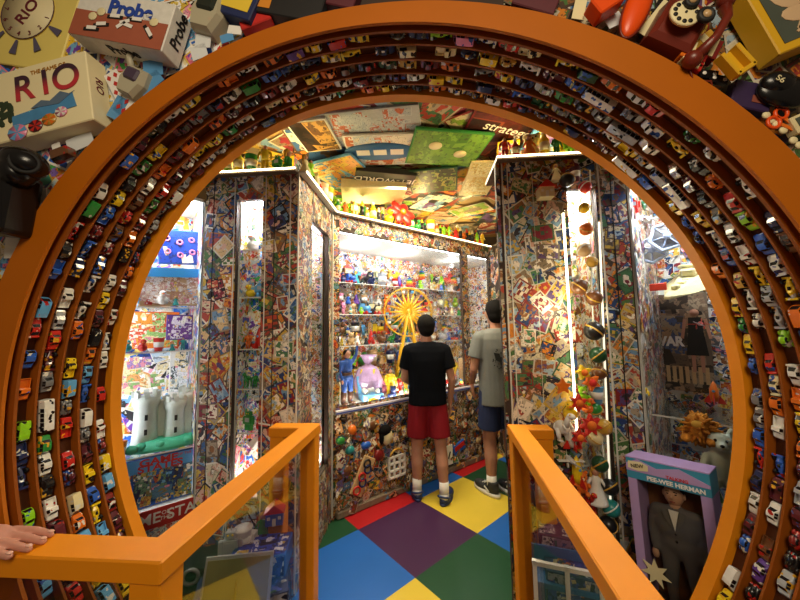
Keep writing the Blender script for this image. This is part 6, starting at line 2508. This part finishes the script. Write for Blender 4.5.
def person(loc, rz, H, label, feet, arms, shirt_m, short_m, shoe, head_rz=0.0, hem=.80, wide=1.0):
    """standing figure facing local +Y; feet: (x, y, turn) right then left; arms: elbow and wrist, right then left"""
    k = H / 1.57
    root = empty('person', (loc[0], loc[1], 0))
    root.rotation_euler = (0, 0, rz)
    root.matrix_world = TR((loc[0], loc[1], 0)) @ RZ(rz) @ Matrix.Diagonal((k, k, k, 1))
    tag(root, label, 'person')
    m = MB()
    W = wide
    for (fx, fy, ft), s in zip(feet, (1, -1)):
        hip = (s * .078, 0, .80)
        knee = (s * .078 * .3 + fx * .7, fy * .5 + .012, .445)
        ank = (fx, fy - .02, .085)
        m.cap(hip, .082 * W, knee, .052, 14)
        m.cap(knee, .051, (knee[0] * .5 + fx * .5, knee[1] * .5 + ank[1] * .5 - .012, .30), .052, 14)
        m.cap((knee[0] * .5 + fx * .5, knee[1] * .5 + ank[1] * .5 - .012, .30), .052, ank, .033, 14)
        t = V((math.sin(ft) * -1, math.cos(ft), 0))
        m.cap(V((fx, fy - .03, .045)), .032, V((fx, fy, .035)) + t * .13, .026, 10)
    m.ell((0, 0, .86), (.135 * W, .092, .11))
    m.ell((0, .0, 1.02), (.125 * W, .085, .16))
    m.ell((0, -.005, 1.16), (.145 * W, .095, .14))
    m.cap((-.115 * W, -.008, 1.262), .052, (.115 * W, -.008, 1.262), .052, 12)
    m.cap((0, -.01, 1.27), .054, (0, .005, 1.385), .047, 12)
    HM = TR((0, .012, 1.40)) @ RZ(head_rz)
    hv = []
    m.ell((0, .0, .075), (.073, .090, .098), m=HM, seg=18)
    m.ell((0, .030, .018), (.052, .058, .058), m=HM, seg=14)
    m.cone((0, .078, .085), (0, .105, .045), .008, .016, 8, m=HM)
    m.ell((0, .094, .045), (.017, .014, .012), m=HM, seg=8)
    for s in (-1, 1):
        m.ell((s * .074, -.004, .058), (.010, .022, .033), (0, s * .2, s * -.3), m=HM, seg=10)
    for (el, wr), s in zip(arms, (1, -1)):
        sh = (s * .155 * W, -.008, 1.255)
        m.cap(sh, .046, el, .034, 12)
        m.cap(el, .034, wr, .023, 12)
        hand_mb(m, wr, 0, s, 1.0)
    body = remesh('body', m, .0058, 'skin', root, smooth=2)
    # face
    q = MB()
    for s in (-1, 1):
        q.ell((s * .028, .080, .072), (.011, .008, .007), m=HM, seg=10)
    child('eyes', q, 'eye', body)
    child('mouth', MB().ell((0, .084, .014), (.022, .008, .006), m=HM, seg=10), 'lip', body)
    # hair: cap down to the nape
    q = MB()
    q.ell((0, -.012, .092), (.081, .094, .095), m=HM, seg=20)
    q.ell((0, -.035, .050), (.070, .066, .070), m=HM, seg=16)
    q.ell((0, .04, .145), (.06, .05, .035), m=HM, seg=12)
    h = remesh('hair', q, .007, 'hair_dark', body, smooth=1)
    # shirt
    q = MB()
    q.loft([ering(0, 0, hem, .165 * W, .118), ering(0, 0, .92, .160 * W, .112), ering(0, -.004, 1.06, .163 * W, .112), ering(0, -.006, 1.18, .176 * W, .112), ering(0, -.008, 1.255, .188 * W, .100), ering(0, -.008, 1.305, .150 * W, .085), ering(0, -.006, 1.342, .074, .066)])
    q.cap((-.125 * W, -.008, 1.268), .064, (.125 * W, -.008, 1.268), .064, 14)
    for (el, wr), s in zip(arms, (1, -1)):
        sh = V((s * .150 * W, -.008, 1.255))
        e = sh.lerp(V(el), .62)
        q.cone(sh, e, .066, .070, 16)
        q.ell(sh, .067, seg=14)
    remesh('t_shirt', q, .007, shirt_m, root, smooth=2)
    # shorts
    q = MB()
    q.ell((0, 0, .845), (.150 * W, .108, .10), seg=18)
    for (fx, fy, ft), s in zip(feet, (1, -1)):
        kn = V((s * .078 * .3 + fx * .7, fy * .5 + .012, .445))
        hp = V((s * .076, 0, .84))
        e = hp.lerp(kn, .80)
        q.cone(hp, e, .088 * W, .094 * W, 18)
    remesh('shorts', q, .007, short_m, root, smooth=3)
    # socks and shoes
    for (fx, fy, ft), s in zip(feet, (1, -1)):
        t = V((-math.sin(ft), math.cos(ft), 0))
        q = MB()
        q.cone((fx, fy - .022, .05), (fx, fy - .022, .175 if shoe == 'clog' else .16), .040, .041, 14)
        q.ell((fx, fy - .02, .06), (.042, .05, .045), seg=12)
        child('sock', q, 'sock_white', root)
        M = TR((fx, fy - .025, 0)) @ RZ(ft)
        if shoe == 'clog':
            q = MB()
            q.ell((0, .105, .040), (.050, .075, .042), m=M, seg=16)
            q.ell((0, .02, .030), (.045, .075, .028), m=M, seg=14)
            q.torus(.048, .010, M @ TR((0, -.01, .055)) @ RX(-.35), 18, 6)
            c = remesh('clog', q, .006, 'clog_navy', root, smooth=2)
            q = MB().loft([[(x * .048, y * .125 + .06, z) for x, y in [(math.cos(2 * PI * i / 20), math.sin(2 * PI * i / 20)) for i in range(20)]] for z in (.001, .018)], m=M)
            child('sole', q, 'clog_navy', c)
        else:
            q = MB()
            q.ell((0, .11, .045), (.044, .085, .036), m=M, seg=16)
            q.ell((0, .0, .055), (.042, .065, .048), m=M, seg=16)
            q.cone((0, -.01, .07), (0, -.012, .115), .046, .042, 14, m=M)
            c = remesh('sneaker', q, .006, 'sneaker_dark', root, smooth=2)
            q = MB().loft([[(x * .049, y * .140 + .062, z) for x, y in [(math.cos(2 * PI * i / 20), math.sin(2 * PI * i / 20)) for i in range(20)]] for z in (.001, .030)], m=M)
            child('sole', q, 'sole_white', c)
            q = MB()
            for i in range(3):
                q.box((0, .06 + i * .025, .084 - i * .006), (.05, .006, .006), m=M)
            child('laces', q, 'sole_white', c)
            q = MB()
            for sx in (-1, 1):
                q.box((sx * .043, .02, .052), (.004, .06, .012), (.5, 0, 0), m=M)
            child('side_stripe', q, 'sole_white', c)
    return root, body


b1, _ = person((.012, 2.90), .10, 1.575, 'boy in black t-shirt and red shorts, seen from behind at the far case',
               [(.115, -.05, -.45), (-.105, .04, .10)], [((.215, -.03, 1.01), (.205, .03, .80)), ((-.20, .03, 1.02), (-.13, .20, .93))], 'shirt_black', 'shorts_red', 'clog', head_rz=.1, wide=1.02)
b2, _ = person((.650, 3.00), .25, 1.70, 'boy in grey printed t-shirt and navy shorts, partly hidden by the right pillar',
               [(.085, -.02, .2), (-.085, .03, .35)], [((.20, .03, 1.01), (.15, .18, .90)), ((-.20, .02, 1.01), (-.16, .16, .88))], 'shirt_grey', 'shorts_navy', 'sneaker', head_rz=-.1, hem=.72, wide=1.0)
# print on the back of the grey shirt
q = MB()
rg = random.Random(2)
YB2 = -.128
q.poly([(-.085, .06), (-.04, .05), (-.03, .02), (0, .035), (.03, .02), (.04, .05), (.085, .06), (.07, .0), (.03, -.02), (.02, -.07), (0, -.05), (-.02, -.07), (-.03, -.02), (-.07, .0)], .006, TR((0, -.116, 1.09)) @ RX(PI / 2))
for i in range(40):
    a = rg.uniform(0, 2 * PI)
    r_ = rg.uniform(.05, .095)
    q.ell((r_ * math.cos(a), -.119, 1.09 + r_ * math.sin(a) * 1.1), (.005, .004, .005), seg=6)
child('shirt_print', q, 'print_black', b2)

# hand on the rail: forearm and hand of someone standing just outside the frame
mat('skin_hand', hexc('c48a78'), .5, vary=.08, scale=30)
zt = .972
m = MB()
pa = [V((-1.62, .70, 1.13)), V((-1.30, .735, 1.045)), V((-1.115, .752, zt + .038))]
m.cap(pa[0], .045, pa[1], .038, 14)
m.cap(pa[1], .038, pa[2], .027, 14)
m.ell((-1.06, .752, zt + .022), (.066, .044, .019), (0, .14, 0), seg=16)
for i, (yy, L) in enumerate(((.034, .072), (.012, .086), (-.011, .084), (-.032, .066))):
    a = V((-1.035, .752 + yy, zt + .020))
    k1 = a + V((.030 + L * .3, yy * .12, -.001))
    k2 = k1 + V((L * .32, yy * .05, -.005))
    k3 = k2 + V((L * .26, 0, -.004))
    m.cap(a, .0115, k1, .0098, 10)
    m.cap(k1, .0098, k2, .0088, 10)
    m.cap(k2, .0088, k3, .0072, 10)
a = V((-1.085, .712, zt + .020))
b_ = V((-1.045, .690, zt + .012))
c_ = V((-1.005, .688, zt + .009))
m.cap(a, .015, b_, .012, 10)
m.cap(b_, .012, c_, .009, 10)
bmesh.ops.translate(m.b, verts=m.b.verts, vec=(0, -.016, -.005))
hd2 = remesh('person', m, .0034, 'skin_hand', None, smooth=2)
tag(hd2, 'hand and forearm of a person resting on the left orange rail', 'person')
q = MB()
for i, (yy, L) in enumerate(((.034, .072), (.012, .086), (-.011, .084), (-.032, .066))):
    q.ell((-1.035 + .030 + L * .88, .736 + yy * 1.17, zt + .0135), (.0075, .0058, .002), (0, .2, 0), seg=10)
child('fingernails', q, mat('nail', hexc('d8a898'), .3), hd2)
m = MB()
m.cap((-1.75, .69, 1.17), .064, (-1.55, .708, 1.112), .056, 14)
child('sleeve', m, 'shirt_grey', hd2)
